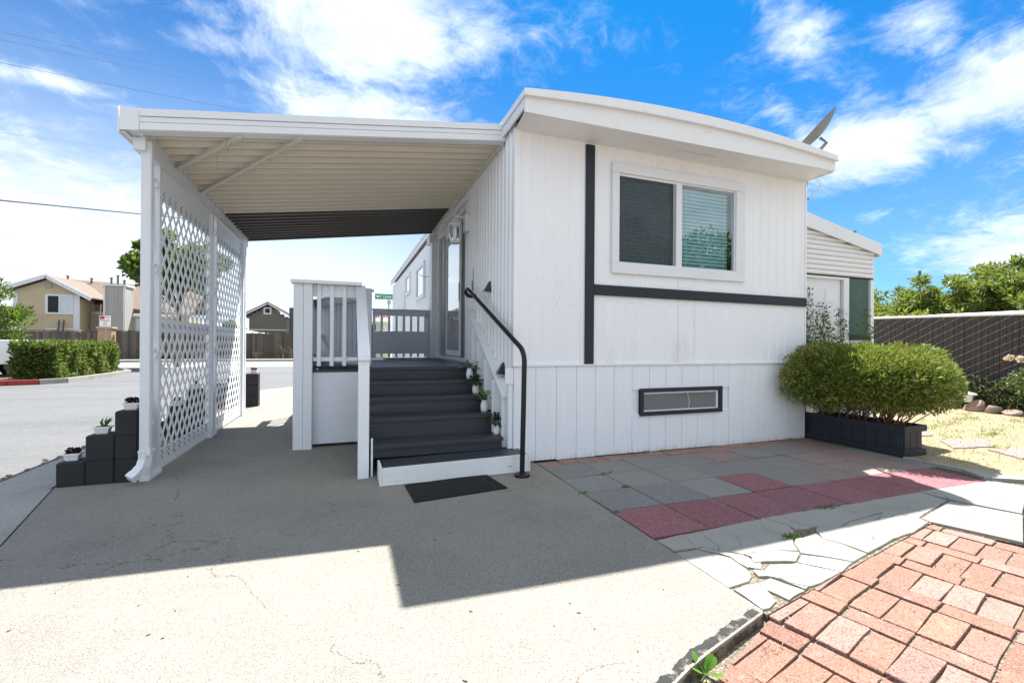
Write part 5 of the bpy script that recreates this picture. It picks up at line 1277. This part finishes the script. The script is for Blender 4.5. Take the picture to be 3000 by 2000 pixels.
vp = thing('vent_pipe', 'thin dark pole with a small crossarm rising far behind the lean-to roof', 'utility pole', (30, 24, 0))
G().tube([(30, 19.2, 0), (30, 19.2, 8.45)], .09, 8).build('pole', 'bark', vp)
G().beam((30, 18.9, 8.0), (30, 20.0, 8.1), .05, .05).build('crossarm', 'bark', vp)
up = thing('utility_pole', 'dark utility pole with short crossarm standing among the trees on the right', 'utility pole', (44, 23.1, 0))
G().tube([(44, 23.1, 0), (44, 23.1, 7.4)], .10, 8).build('pole', 'bark', up)
G().beam((44, 22.3, 6.9), (44, 24.0, 6.85), .06, .06).build('crossarm', 'bark', up)

# ================================================================== YARD FENCE
yf = thing('slatted_chain_link_fence', 'chain-link fence filled with dark brown privacy slats along the right yard', 'fence', (11.8, 5, 0))
y = -1.0; rg = random.Random(4)
def fz(y): return 1.80 + .02 * (y - 4.5) * .9
while y < 12.6:
    w_ = .088
    G().box(11.79 + rg.uniform(-.004, .004), 11.80 + rg.uniform(0, .004), y, y + w_ - .007, .02, fz(y)).build('privacy_slat', 'slat', yf); y += w_
G().box(11.815, 11.82, -1, 12.6, 0, 1.75).build('backing_slats', 'slat', yf)
G().tube([(11.79, -1, fz(-1) + .02), (11.79, 12.6, fz(12.6) + .02)], .024, 8).build('top_rail', 'panw', yf)
g = G(); S = .264; H = .079
for k in range(-10, 100):
    y0_ = -1 + k * S
    # one family of diagonals shows strongly; the other dips behind the slats
    cg = clipseg((y0_, 0), (y0_ - 12 * S, 12 * 2 * H), -1, 12.6, .02, 1.84)
    if cg:
        (a, b), (c_, d_) = cg; g.beam((11.782, a, b), (11.782, c_, d_), .0035, .005, up=(1, 0, 0))
g.build('chain_link', 'wire', yf, kind='stuff')
g = G()
for i in range(int(13.6 / (S * .5))):
    for j in range(12):
        y = -1 + i * S * .5; z = .0 + j * 2 * H + (i % 2) * H
        if z < 1.78: g.box(11.774, 11.784, y - .006, y + .008, z - .006, z + .007)
g.build('wire_knuckles', 'wire', yf, kind='stuff')
nr = thing('neighbour_roof', 'low white metal roof of the neighbouring carport just above the slatted fence', 'roof', (17, 5, 0))
G().quad_add([(15, 8.4, 1.98), (15, -2, 1.96), (19, -2, 2.26), (19, 9.4, 2.26), (15, 8.4, 2.02), (15, -2, 2.0), (19, -2, 2.30), (19, 9.4, 2.30)], [(0, 1, 2, 3), (7, 6, 5, 4), (0, 4, 5, 1), (1, 5, 6, 2), (2, 6, 7, 3), (3, 7, 4, 0)]).build('roof_sheet', 'panw', nr)
for y in (0, 4, 8): G().box(15.1, 15.2, y, y + .1, 0, 1.97).build('post', 'panw', nr)
# flower bed plants
leafmesh('low_bed_plants', np.concatenate([blobpts(2600, (11.4, 5.2, .25), (.28, 1.5, .40), 5, .9, .3)[0], blobpts(3000, (11.3, 3.9, .25), (.32, .9, .45), 6, .9, .3)[0]]), .085, .020, 'under', seed=4, up=.6, kind='stuff')
rs = thing('rose_bush', 'rose bush with pale pink blooms in front of the slatted fence at the right edge', 'rose bush', (10.9, 3.9, 0))
p_, n_ = blobpts(4200, (11.0, 3.78, .66), (.42, .55, .38), 12, .8, .28); leafmesh('foliage', p_, .055, .034, 'rose', rs, seed=5, nrm=n_, kind='stuff')
g = G(); r_ = random.Random(4)
for i in range(14): g.tube([(11.0 + r_.gauss(0, .05), 3.85 + r_.gauss(0, .05), 0), (11.0 + r_.gauss(0, .15), 3.8 + r_.gauss(0, .2), .5), (11.0 + r_.gauss(0, .25), 3.8 + r_.gauss(0, .35), .95)], [.012, .008, .004], 5)
g.build('canes', 'twig', rs, kind='stuff')
for (x, y, z) in ((10.85, 4.38, 1.01), (10.86, 4.24, .99), (10.85, 3.92, .93), (10.86, 3.78, .96), (11.0, 4.08, 1.06), (10.95, 3.85, 1.05), (10.8, 3.6, .8), (10.8, 3.75, .72)):
    p_, n_ = blobpts(60, (x, y, z), (.035, .035, .03), int(y * 100), .6); leafmesh('bloom', p_, .045, .045, 'petal', rs, seed=int(z * 100), nrm=n_, up=.3)
gl = thing('garden_light', 'small white mushroom-shaped garden light standing on the largest rock', 'garden light', (11.05, 5.02, .18))
G().lathe((11.05, 5.02, .16), [(.055, 0), (.062, .02), (.075, .13)], 16).build('stem', 'pot', gl, smooth=True)
G().lathe((11.05, 5.02, .16), [(.11, .125), (.13, .135), (.12, .155), (.06, .175), (.01, .18)], 20).build('cap', 'panw', gl, smooth=True)

# ================================================================== TREES
def tree(x, y, h, r_, seed, m, lab, cat='tree', n=9000, L=.16, W=.09, group=None, clumps=60, cr=.28, trunk=.18, base=.35, up=.1):
    t = thing('tree', lab, cat, (x, y, 0), group); rg_ = random.Random(seed)
    c = (x, y, h - r_[2]); p_, n_, cc = crown(n, c, r_, seed, clumps, cr)
    leafmesh('crown', p_, L, W, m, t, seed=seed, nrm=n_, up=up, kind='stuff')
    g = G(); g.tube([(x, y, 0), (x + rg_.uniform(-.1, .1), y, h * base * .6), (x + rg_.uniform(-.15, .15), y, h * base)], [trunk, trunk * .8, trunk * .7], 8)
    tp = Vector((x, y, h * base))
    for k in range(min(16, len(cc))):
        e_ = Vector(cc[k]); mid = tp.lerp(e_, .5) + Vector((0, 0, .1 * h * rg_.uniform(-.2, .6)))
        g.tube([tp, mid, e_], [trunk * .5, trunk * .28, trunk * .10], 5)
    g.build('trunk', 'bark', t, smooth=True); return t
tree(-7.55, 25.2, 6.0, (1.95, 1.9, 1.7), 5, 'tree', 'leafy green tree behind the lattice screens, its left side showing beside the downspout', n=16000, L=.20, W=.14, clumps=70, cr=.27, base=.45, trunk=.14)
gp = 'feathery trees beyond the slatted fence'
tree(24, 17.6, 4.1, (1.9, 1.5, 1.3), 11, 'pale', 'low pale green tree right behind the lean-to corner, leftmost of the row', n=7500, L=.22, W=.07, group=gp, clumps=65, cr=.22)
tree(24, 15.0, 3.75, (1.9, 1.7, 1.3), 12, 'pale', 'pale feathery tree just left of the distant utility pole', n=7500, L=.22, W=.07, group=gp, clumps=65, cr=.22)
tree(25, 12.6, 4.35, (1.8, 1.6, 1.7), 13, 'pale', 'tall feathery tree right of the distant utility pole', n=8000, L=.24, W=.07, group=gp, clumps=85, cr=.20)
tree(25, 10.4, 4.7, (1.7, 1.5, 1.8), 14, 'pale', 'tallest feathery tree with sprays of leaves against the sky, second from the right edge', n=8500, L=.24, W=.07, group=gp, clumps=90, cr=.19)
tree(24, 8.1, 4.0, (1.8, 1.6, 1.6), 15, 'pale', 'feathery tree cut by the right edge of the photo', n=8000, L=.24, W=.07, group=gp, clumps=80, cr=.2)
tree(22, 13.5, 2.7, (1.5, 6.0, 1.2), 16, 'pale', 'low continuous hedge-like tree growth filling below the feathery trees', 'shrub', n=16000, L=.20, W=.075, clumps=110, base=.2, group=gp)
# trees across the street behind the photographer, seen only as reflections in the front window
tree(11.6, -7.5, 6.2, (2.6, 2.2, 2.6), 21, 'tree', 'tree behind the camera reflected in the left pane of the front window', n=7000, L=.22, W=.13, clumps=60)
tree(15.8, -8.0, 6.4, (2.3, 2.2, 2.6), 22, 'tree', 'tree behind the camera reflected in the right pane of the front window', n=7000, L=.22, W=.13, clumps=60)

# ================================================================== LEFT BACKGROUND
# clipped hedge on its kerbed island
struct('hedge_island', G().prism([(-9.4, 16.3), (-8.75, 16.15), (-7.75, 16.6), (-7.72, 20.6), (-9.4, 21.2), (-20, 21.2), (-20, 16.3)], -.1, .085), 'soil')
hd = thing('clipped_hedge', 'long clipped green hedge on a kerbed island in front of the tan house', 'hedge', (-8.5, 18.4, .1))
rg = np.random.default_rng(2)
def boxpts(n, a, b, seed):
    rg_ = np.random.default_rng(seed); a, b = np.array(a), np.array(b); s_ = b - a
    ar = np.array([s_[1] * s_[2], s_[0] * s_[2], s_[0] * s_[1]]); ax = rg_.choice(3, n, p=ar / ar.sum()); u = rg_.random((n, 3)); sd__ = rg_.integers(0, 2, n)
    dep = rg_.random(n) ** 2 * .22; nrm = np.zeros((n, 3))
    for i in range(3):
        k = ax == i; u[k, i] = sd__[k]; nrm[k, i] = sd__[k] * 2 - 1
    p = a + u * s_ - nrm * dep[:, None]
    p += nrm * (.045 * np.sin(p[:, [1]] * 5.1 + p[:, [2]] * 4) * np.sin(p[:, [0]] * 4.3 + 1) + .03 * np.sin(p[:, [1]] * 13)) + rg_.normal(0, .018, (n, 3))
    return p, nrm
p_, n_ = boxpts(26000, (-8.92, 16.65, .14), (-7.90, 20.30, 1.10), 3); leafmesh('foliage', p_, .085, .048, 'hedge', hd, seed=3, nrm=n_, up=.4, kind='stuff')
p_, n_ = boxpts(9000, (-8.75, 16.85, .14), (-8.1, 20.15, .95), 4); leafmesh('inner_foliage', p_, .13, .09, 'hedge', hd, seed=4, nrm=n_, kind='stuff')
kb = thing('island_kerb', 'low concrete kerb round the hedge island, painted red at its left end', 'kerb', (-8.3, 16.4, 0))
segs = [((-14.0, 16.05), (-9.6, 15.95)), ((-9.6, 15.95), (-8.6, 15.98)), ((-8.6, 15.98), (-8.05, 16.15)), ((-8.05, 16.15), (-7.68, 16.6)), ((-7.68, 16.6), (-7.62, 17.6)), ((-7.62, 17.6), (-7.62, 19.2)), ((-7.62, 19.2), (-7.68, 20.6)), ((-7.68, 20.6), (-8.1, 21.3))]
for i, (a, b) in enumerate(segs):
    G().beam((a[0], a[1], .04), (b[0], b[1], .04), .15, .15).build('kerb_stone', 'redcurb' if i in (0, 1, 2) else 'conc', kb, label='kerb stone with worn red paint' if i in (0, 1, 2) else None)
g = G(); r_ = random.Random(3); x = -9.55; pts_ = []
while x < -8.7: pts_.append((x, 15.872, .055 + .028 * math.sin(x * 31) * math.cos(x * 17))); x += .02
g.tube(pts_, .006, 4); g.build('chalk_scrawl', 'pink', kb)
# white pickup truck behind the hedge
tk = thing('parked_pickup', 'white pickup truck parked at the left edge, mostly hidden by the hedge', 'pickup truck', (-11.6, 18.6, 0))
bd = G(); ty0, ty1 = 17.85, 19.65
pr = [(-14.6, .48), (-14.2, .42), (-13.75, .42), (-13.7, .72), (-13.35, .86), (-13.0, .72), (-12.9, .42), (-10.75, .42), (-10.70, .70), (-10.35, .88), (-9.98, .72), (-9.9, .46), (-9.28, .50), (-9.25, 1.10), (-9.3, 1.205), (-11.6, 1.21), (-11.62, 1.235), (-13.2, 1.2), (-14.4, 1.10), (-14.65, .95)]
bd.ext(pr, 'y', ty0, ty1); bd.build('body', 'car', tk, bevel=.03)
cb = G(); cb.hexa([(-13.25, ty0 + .03, 1.2), (-11.55, ty0 + .03, 1.22), (-11.55, ty1 - .03, 1.22), (-13.25, ty1 - .03, 1.2), (-12.7, ty0 + .18, 1.72), (-11.7, ty0 + .18, 1.74), (-11.7, ty1 - .18, 1.74), (-12.7, ty1 - .18, 1.72)]); cb.build('cab', 'car', tk, bevel=.03)
G().hexa([(-12.95, ty0 + .045, 1.26), (-11.65, ty0 + .045, 1.26), (-11.65, ty0 + .05, 1.26), (-12.95, ty0 + .05, 1.26), (-12.6, ty0 + .150, 1.66), (-11.75, ty0 + .150, 1.66), (-11.75, ty0 + .16, 1.66), (-12.6, ty0 + .16, 1.66)]).build('side_window', 'carglass', tk)
for x in (-13.35, -10.35):
    for y in (ty0 + .12, ty1 - .12):
        wl = G().tube([(x, y - .11, .34), (x, y + .11, .34)], .34, 24).build('wheel', 'tyre', tk)
        G().tube([(x, y - .125, .34), (x, y - .112, .34)], .20, 18).build('rim', 'alu', wl)
G().bbox(-9.24, -9.12, ty0 + .05, ty1 - .05, .44, .60, .02).build('rear_bumper', 'alu', tk)
G().box(-9.262, -9.24, ty0 + .02, ty0 + .16, .85, 1.10).build('tail_light', 'red', tk)
G().box(-11.25, -11.244, ty0 - .004, ty0 - .001, .55, 1.18).build('panel_gap', 'dark', tk)
# loose bush at far left
lb = thing('loose_bush', 'bright green loose bush at the left edge behind the pickup', 'bush', (-14.2, 24.0, 0))
p_, n_, _ = crown(11000, (-14.6, 24.2, 1.6), (1.9, 1.5, 1.75), 31, 60, .33); leafmesh('foliage', p_, .18, .075, 'tree', lb, seed=31, nrm=n_, up=.9, kind='stuff')
G().tube([(-14.4, 24.2, 0), (-14.4, 24.2, 1.5)], .08, 6).build('stem', 'bark', lb)

# board fence along the far pavement
def bfence(x0, x1, y, h, lab, seed):
    t = thing('board_fence', lab, 'fence', (x0, y, .08)); r_ = random.Random(seed); g = G(); x = x0
    while x < x1:
        w_ = .145; pr_ = r_.choice((0, .018)); g.box(x, x + w_ - .006, y - pr_ - .02, y - pr_, .08, h + r_.uniform(-.025, .025)); x += w_
    g.build('boards', 'fence', t, kind='stuff')
    g = G(); g.box(x0, x1, y + .01, y + .05, h - .3, h - .2); g.box(x0, x1, y + .01, y + .05, .4, .5); g.build('rail', 'fence', t)
    g = G(); g.box(x0, x1, y - .05, y + .04, h + .028, h + .06); g.build('cap_rail', 'fence', t)
    x = x0
    while x <= x1: G().box(x, x + .1, y + .06, y + .16, .08, h + .02).build('post', 'fence', t); x += 2.4
bfence(-33, -14.05, 33.7, 1.74, 'weathered board fence left of the tan brick pillar, below the tan house', 1)
bfence(-13.20, 2.5, 33.7, 1.78, 'weathered board fence right of the tan brick pillar, running behind the lattice', 2)
bp = thing('brick_pillar', 'tan brick pillar joining the two board fences, just left of the downspout', 'pillar', (-13.65, 33.6, 0))
G().bbox(-13.97, -13.29, 33.35, 33.95, .08, 1.93, .01).build('shaft', 'pillar', bp); G().bbox(-14.03, -13.23, 33.30, 34.0, 1.93, 2.02, .02).build('cap', 'conc', bp)
np_ = thing('parking_sign', 'small white and red parking sign on a thin post in front of the brick pillar', 'sign', (-12.95, 31.8, 0))
G().tube([(-12.93, 31.8, 0), (-12.93, 31.8, 2.5)], .035, 8).build('pole', 'alu', np_)
G().box(-13.20, -12.70, 31.74, 31.76, 2.02, 2.62).build('panel', 'signw', np_)
G().box(-13.17, -12.97, 31.73, 31.739, 2.42, 2.59).build('red_square', 'red', np_)
def text(s_, loc, size, m, parent, name='lettering', rotz=0, sx=1.0, align='CENTER', ext=.003):
    cu = bpy.data.curves.new(name, 'FONT'); cu.body = s_; cu.size = size; cu.extrude = ext; cu.align_x = align; cu.align_y = 'CENTER'; cu.resolution_u = 4
    tmp = bpy.data.objects.new(name, cu); COL.objects.link(tmp); dg = bpy.context.evaluated_depsgraph_get()
    me = bpy.data.meshes.new_from_object(tmp.evaluated_get(dg)); bpy.data.objects.remove(tmp); bpy.data.curves.remove(cu)
    me.materials.clear(); me.materials.append(MT[m])
    o = bpy.data.objects.new(name, me); COL.objects.link(o); o.parent = parent; ROOT[o.name] = ROOT[parent.name]
    o.location = Vector(loc) - ROOT[parent.name]; o.rotation_euler = (R(90), 0, rotz); o.scale = (sx, 1, 1); return o
text('NO', (-12.83, 31.735, 2.51), .13, 'red', np_); text('PARKING', (-12.95, 31.735, 2.34), .11, 'red', np_); text('ANY', (-12.95, 31.735, 2.22), .09, 'red', np_); text('TIME', (-12.95, 31.735, 2.11), .09, 'red', np_)

# tan house
th = thing('tan_house', 'tan stucco two-storey house with a low gable, brown shingles and a tall grey chimney', 'house', (-18, 38, 0))
hy = 38.0
WR, PK, ZP, ZL, ZR = -16.85, -18.45, 5.30, 4.35, 3.95
g = G(); g.prism([(-20.15, hy), (WR, hy), (WR, hy + 5), (-20.15, hy + 5)], 0, 4.0)
g.quad_add([(-20.15, hy, 4.0), (WR, hy, 4.0), (WR, hy, 4.18), (PK, hy, ZP - .10), (-20.15, hy, 4.42)], [(0, 1, 2, 3, 4)])
g.build('wall', 'stucco', th)
for a, b, z_ in ((WR, -15.2, 3.05), (-14.5, -11.2, 2.95)): G().box(a, b, hy + 1.4, hy + 5, 0, z_).build('wall', 'stucco', th)
g = G()
for a, b in (((-20.8, ZL), (PK, ZP + .06)), ((PK, ZP + .06), (-16.1, ZR))): g.beam((a[0], hy - .35, a[1]), (b[0], hy - .35, b[1]), .06, .24)
g.build('gable_fascia', 'trimb', th)
def sheet(g, q, t=.08): return g.hexa([Vector(p) - Vector((0, 0, t)) for p in q] + [Vector(p) for p in q])
g = G(); sheet(g, [(-20.8, hy - .32, ZL + .13), (PK, hy - .32, ZP + .19), (PK, hy + 5, ZP + .19), (-20.8, hy + 5, ZL + .13)]); sheet(g, [(PK, hy - .32, ZP + .19), (-16.1, hy - .32, ZR + .13), (-16.1, hy + 5, ZR + .13), (PK, hy + 5, ZP + .19)])
rf = g.build('gable_roof', 'shingle', th)
g = G(); sheet(g, [(-20.2, hy + 2.0, 4.2), (-10.9, hy + 1.0, 3.08), (-10.9, hy + 5, 5.35), (-20.6, hy + 5, 5.85)]); sheet(g, [(-20.6, hy + 5, 5.85), (-10.9, hy + 5, 5.35), (-10.9, hy + 9, 3.6), (-20.2, hy + 9, 3.6)])
rf2 = g.build('main_roof', 'shingle', th)
for x, z0, h_ in ((-17.0, 5.5, .45), (-16.6, 5.5, .65), (-16.2, 5.5, .3), (-18.2, 5.6, .25), (-19.6, 5.7, .25)): G().tube([(x, hy + 4.6, z0 - .1), (x, hy + 4.6, z0 + h_)], .07, 8).tube([(x, hy + 4.6, z0 + h_), (x, hy + 4.6, z0 + h_ + .06)], .11, 8).build('roof_vent', 'shingle', rf2)
wf = G(); wf.box(-18.62, -17.17, hy - .06, hy - .005, 4.12, 4.24); wf.box(-18.62, -17.17, hy - .06, hy - .005, 2.92, 3.04); wf.box(-18.62, -18.48, hy - .06, hy - .005, 3.04, 4.12); wf.box(-17.28, -17.17, hy - .06, hy - .005, 3.04, 4.12); wf.box(-17.93, -17.84, hy - .05, hy - .005, 3.04, 4.12)
wn = wf.build('window', 'trimb', th)
G().box(-18.48, -17.93, hy - .03, hy - .02, 3.04, 4.12).build('open_pane', 'dark', wn); G().box(-17.84, -17.28, hy - .03, hy - .02, 3.04, 4.12).build('pane', 'blind', wn)
wf = G(); wf.box(-18.6, -17.1, hy - .05, hy - .005, 1.9, 2.0); wf.build('lower_window_head', 'trimb', th)
G().box(-18.62, -18.30, hy - .06, hy - .005, 4.62, 4.92).build('gable_vent', 'chim', th)
for a, b in ((-17.16, -16.84), (-20.2, -19.98)): G().box(a, b, hy - .04, hy - .001, 0, 4.22).build('corner_trim', 'trimb', th)
for a, b, z_ in ((-16.8, -15.6, 3.05), (-14.45, -11.0, 2.92)): G().box(a, b, hy + 1.28, hy + 1.38, z_, z_ + .16).build('eave_board', 'trimb', th)
ch = G(); ch.box(-15.66, -14.45, hy + .2, hy + 1.4, 0, 4.95); chm = ch.build('chimney', 'chim', th)
G().box(-15.72, -14.38, hy + .1, hy + 1.5, 4.95, 5.07).build('chimney_cap', 'trimb', chm)
for a, b in ((-14.58, -14.44), (-15.67, -15.58)): G().box(a, b, hy + .17, hy + .199, 0, 4.94).build('chimney_trim', 'trimb', chm)
G().box(-14.3, -13.0, hy + 1.36, hy + 1.39, 1.6, 2.80).build('wide_window', 'blind', th)
ld = thing('ladder', 'long grey ladder leaning against the eave of the tan house', 'ladder', (-16.4, 39, 0))
for x in (-16.62, -16.22): G().beam((x, hy + .6, 0), (x, hy + 1.2, 3.75), .05, .05).build('rail', 'chim', ld)
for i in range(11): z = .3 + i * .33; G().beam((-16.62, hy + .6 + .6 * z / 4.1, z), (-16.22, hy + .6 + .6 * z / 4.1, z), .03, .03).build('rung', 'chim', ld)
ld2 = thing('short_ladder', 'short dark ladder standing against the tan gable wall', 'ladder', (-17.7, 37.8, 0))
for x in (-17.84, -17.60): G().beam((x, hy - .5, 0), (x, hy - .15, 2.55), .06, .06).build('rail', 'blueh', ld2)
for i in range(7): z = .3 + i * .33; G().beam((-17.84, hy - .45, z), (-17.60, hy - .45, z), .03, .03).build('rung', 'blueh', ld2)

# taupe house
gh = thing('taupe_house', 'taupe lap-sided house with a white trimmed gable and small square gable window', 'house', (-6, 40, 0))
hy = 40.0
nb = 20
for i in range(nb):
    z0 = .3 + i * .195; z1 = z0 + .19
    if z1 < 3.15: a, b = -7.3, -4.65
    else:
        t = (z1 - 3.2) / (4.15 - 3.2); a, b = -7.45 + t * 1.47, -4.5 - t * 1.47
    if b - a < .1: break
    G().hexa([(a, hy - .012, z0), (b, hy - .012, z0), (b, hy + .1, z0), (a, hy + .1, z0), (a, hy - .002, z1), (b, hy - .002, z1), (b, hy + .1, z1), (a, hy + .1, z1)]).build('siding_board', 'greyh', gh)
g = G()
for a, b in (((-7.85, 3.18), (-5.98, 4.26)), ((-5.98, 4.26), (-4.15, 3.18))): g.beam((a[0], hy - .25, a[1]), (b[0], hy - .25, b[1]), .06, .16)
g.build('gable_fascia', 'trimb', gh)
g = G(); sheet(g, [(-7.9, hy - .3, 3.26), (-5.98, hy - .3, 4.36), (-5.98, hy + 8, 4.36), (-7.9, hy + 8, 3.26)]); sheet(g, [(-5.98, hy - .3, 4.36), (-4.1, hy - .3, 3.26), (-4.1, hy + 8, 3.26), (-5.98, hy + 8, 4.36)]); g.build('roof', 'shingle', gh)
wf = G().box(-6.30, -5.75, hy - .05, hy - .013, 3.38, 3.92).build('gable_window', 'trimb', gh); G().box(-6.19, -5.86, hy - .06, hy - .051, 3.49, 3.82).build('pane', 'dark', wf)
G().box(-7.3, -4.65, hy - .04, hy - .013, 2.12, 2.19).build('belt_trim', 'trimb', gh)
G().box(-7.29, -4.66, hy + .11, hy + 6, 0, 3.2).build('wall', 'greyh', gh)
G().tube([(-4.02, 38.6, 0), (-4.02, 38.6, 3.85)], .30, 16).build('dark_stack', 'blueh', thing('dark_tank', 'tall dark blue-grey cylinder standing right of the taupe house', 'tank', (-4.02, 38.6, 0)), smooth=True)
bs = thing('yard_bush', 'small green bush peeping over the fence beside the taupe house', 'bush', (-7.4, 35, 0))
p_, n_ = blobpts(2200, (-7.35, 34.8, 1.85), (.65, .5, .65), 41, .8, .3); leafmesh('foliage', p_, .16, .10, 'tree', bs, seed=41, nrm=n_, kind='stuff'); G().tube([(-7.35, 34.8, 0), (-7.35, 34.8, 1.6)], .05, 6).build('stem', 'bark', bs)
G().quad_add([(-7.2, 34.6, 2.15), (-5.3, 34.6, 1.82), (-5.3, 36, 1.82), (-6.8, 36, 2.1)], [(0, 1, 2, 3)]) and None
um = thing('shade_canopy', 'cream shade canopy tips showing above the fence near the taupe house', 'canopy', (-6.2, 35, 0))
G().hexa([(-7.0, 34.5, 1.84), (-5.0, 34.5, 1.72), (-5.0, 36, 1.72), (-7.0, 36, 1.84), (-6.9, 34.9, 2.02), (-5.3, 34.9, 1.80), (-5.3, 35.6, 1.80), (-6.9, 35.6, 2.02)]).build('fabric', 'pot', um)
G().tube([(-6.1, 35.2, 0), (-6.1, 35.2, 1.8)], .04, 6).build('pole', 'alu', um)
# dry weeds at the fence foot
pts_ = []; r_ = random.Random(12); g = G()
for i in range(16):
    x = r_.choice((r_.uniform(-7.2, -2.6), r_.uniform(-13.6, -7))) ; h_ = r_.uniform(.35, 1.0)
    for k in range(7):
        tx_, ty_ = x + r_.gauss(0, .16), 33.45 + r_.gauss(0, .05); hh = .1 + h_ * r_.uniform(.6, 1)
        g.tube([(x, 33.45, .08), (tx_, ty_, hh)], [.012, .005], 4)
        for q in range(14): pts_.append((tx_ + r_.gauss(0, .06), ty_ + r_.gauss(0, .04), hh + r_.gauss(0, .05)))
g.build('dry_weed_stalks', 'dry', kind='stuff'); leafmesh('dry_weed_heads', pts_, .06, .03, 'dry', seed=8, kind='stuff')

# street name sign and cabinet past the end of the mobile home
ss = thing('street_sign', 'green street name sign on a pole beyond the far end of the mobile home', 'street sign', (1.35, 18.6, 0))
G().tube([(1.52, 18.62, 0), (1.52, 18.62, 2.92)], .03, 8).build('pole', 'alu', ss)
G().box(.985, 1.98, 18.59, 18.60, 2.935, 3.145).build('blade', 'signg', ss)
text('W. Cypress', (1.135, 18.585, 3.045), .165, 'signw', ss, sx=.60, align='LEFT')
g = G(); g.quad_add([(1.03, 18.586, 3.05), (1.08, 18.586, 2.99), (1.12, 18.586, 3.0), (1.12, 18.586, 3.06), (1.07, 18.586, 3.10)], [(0, 1, 2, 3, 4)]); g.build('city_emblem', 'signw', ss)
G().box(1.45, 1.60, 18.60, 18.61, 2.74, 2.90).build('bracket', 'alu', ss)
cbn = thing('beige_cabinet', 'beige metal cabinet with a dark gap between its doors, seen through the gate slots', 'cabinet', (1.0, 17.9, 0))
G().bbox(.50, 1.50, 17.8, 18.4, 0, 2.02, .01).build('shell', 'beige', cbn)
for a, b in ((.52, .83), (.98, 1.48)): G().bbox(a, b, 17.78, 17.798, .1, 1.88, .004).build('door', 'beige', cbn)
G().box(.83, .98, 17.79, 17.799, .1, 1.88).build('gap', 'dark', cbn)
g = G(); g.bbox(1.14, 1.34, 17.765, 17.779, 1.60, 1.80, .003); lbp = g.build('notice', 'pot', cbn); G().box(1.17, 1.31, 17.760, 17.764, 1.63, 1.77).build('notice_print', 'beige', lbp)
wb = thing('white_board_sign', 'white board with red lettering just above the beige cabinet', 'sign', (1.0, 19.3, 0))
G().box(.62, 1.7, 19.3, 19.33, 2.0, 2.42).build('panel', 'signw', wb)
g = G()
for i, (a, b) in enumerate(((.95, 1.02), (1.05, 1.11), (1.14, 1.20), (1.26, 1.33), (1.36, 1.42), (1.47, 1.53))): g.box(a, b, 19.29, 19.299, 2.24, 2.32)
g.build('red_lettering', 'red', wb)
for x in (.7, 1.6): G().box(x, x + .05, 19.34, 19.39, 0, 2.0).build('post', 'alu', wb)

# overhead cables
def cable(a, b, r_, lab, sag=.0):
    a, b = Vector(a), Vector(b); e = b - a; p_, q_ = a - e * 1.2, b + e * 1.6; pts_ = []
    for k in range(25): t = k / 24; v = p_.lerp(q_, t); pts_.append(v - Vector((0, 0, sag * 4 * t * (1 - t) - sag * .9)))
    o = G().tube(pts_, r_, 5).build('overhead_cable', 'cable', origin=pts_[0]); tag(o, lab, 'overhead cable')
cable((-7.71, 14, 7.686), (-3.206, 20, 10.182), 0.0039, 'thin dark cable entering at the left edge below the two highest ones', .25)
cable((-7.71, 14, 8.40), (2.44, 20, 11.057), 0.0031, 'highest cable crossing the sky above the patio cover', .3)
cable((-7.71, 14, 8.22), (1.70, 20, 10.85), 0.0031, 'second highest cable, just below the highest one', .3)
cable((-7.69, 14, 4.474), (-6.853, 20, 5.815), .020, 'thick black cable at the left, ending behind the downspout', .0)
cable((-7.70, 14, 6.055), (-7.385, 20, 8.095), 0.0023, 'faint thin cable in the pale sky between the thin dark and thick black ones', .0)
cable((-7.695, 14, 4.709), (-7.117, 20, 6.343), 0.0020, 'faintest cable just above the thick black one', .0)
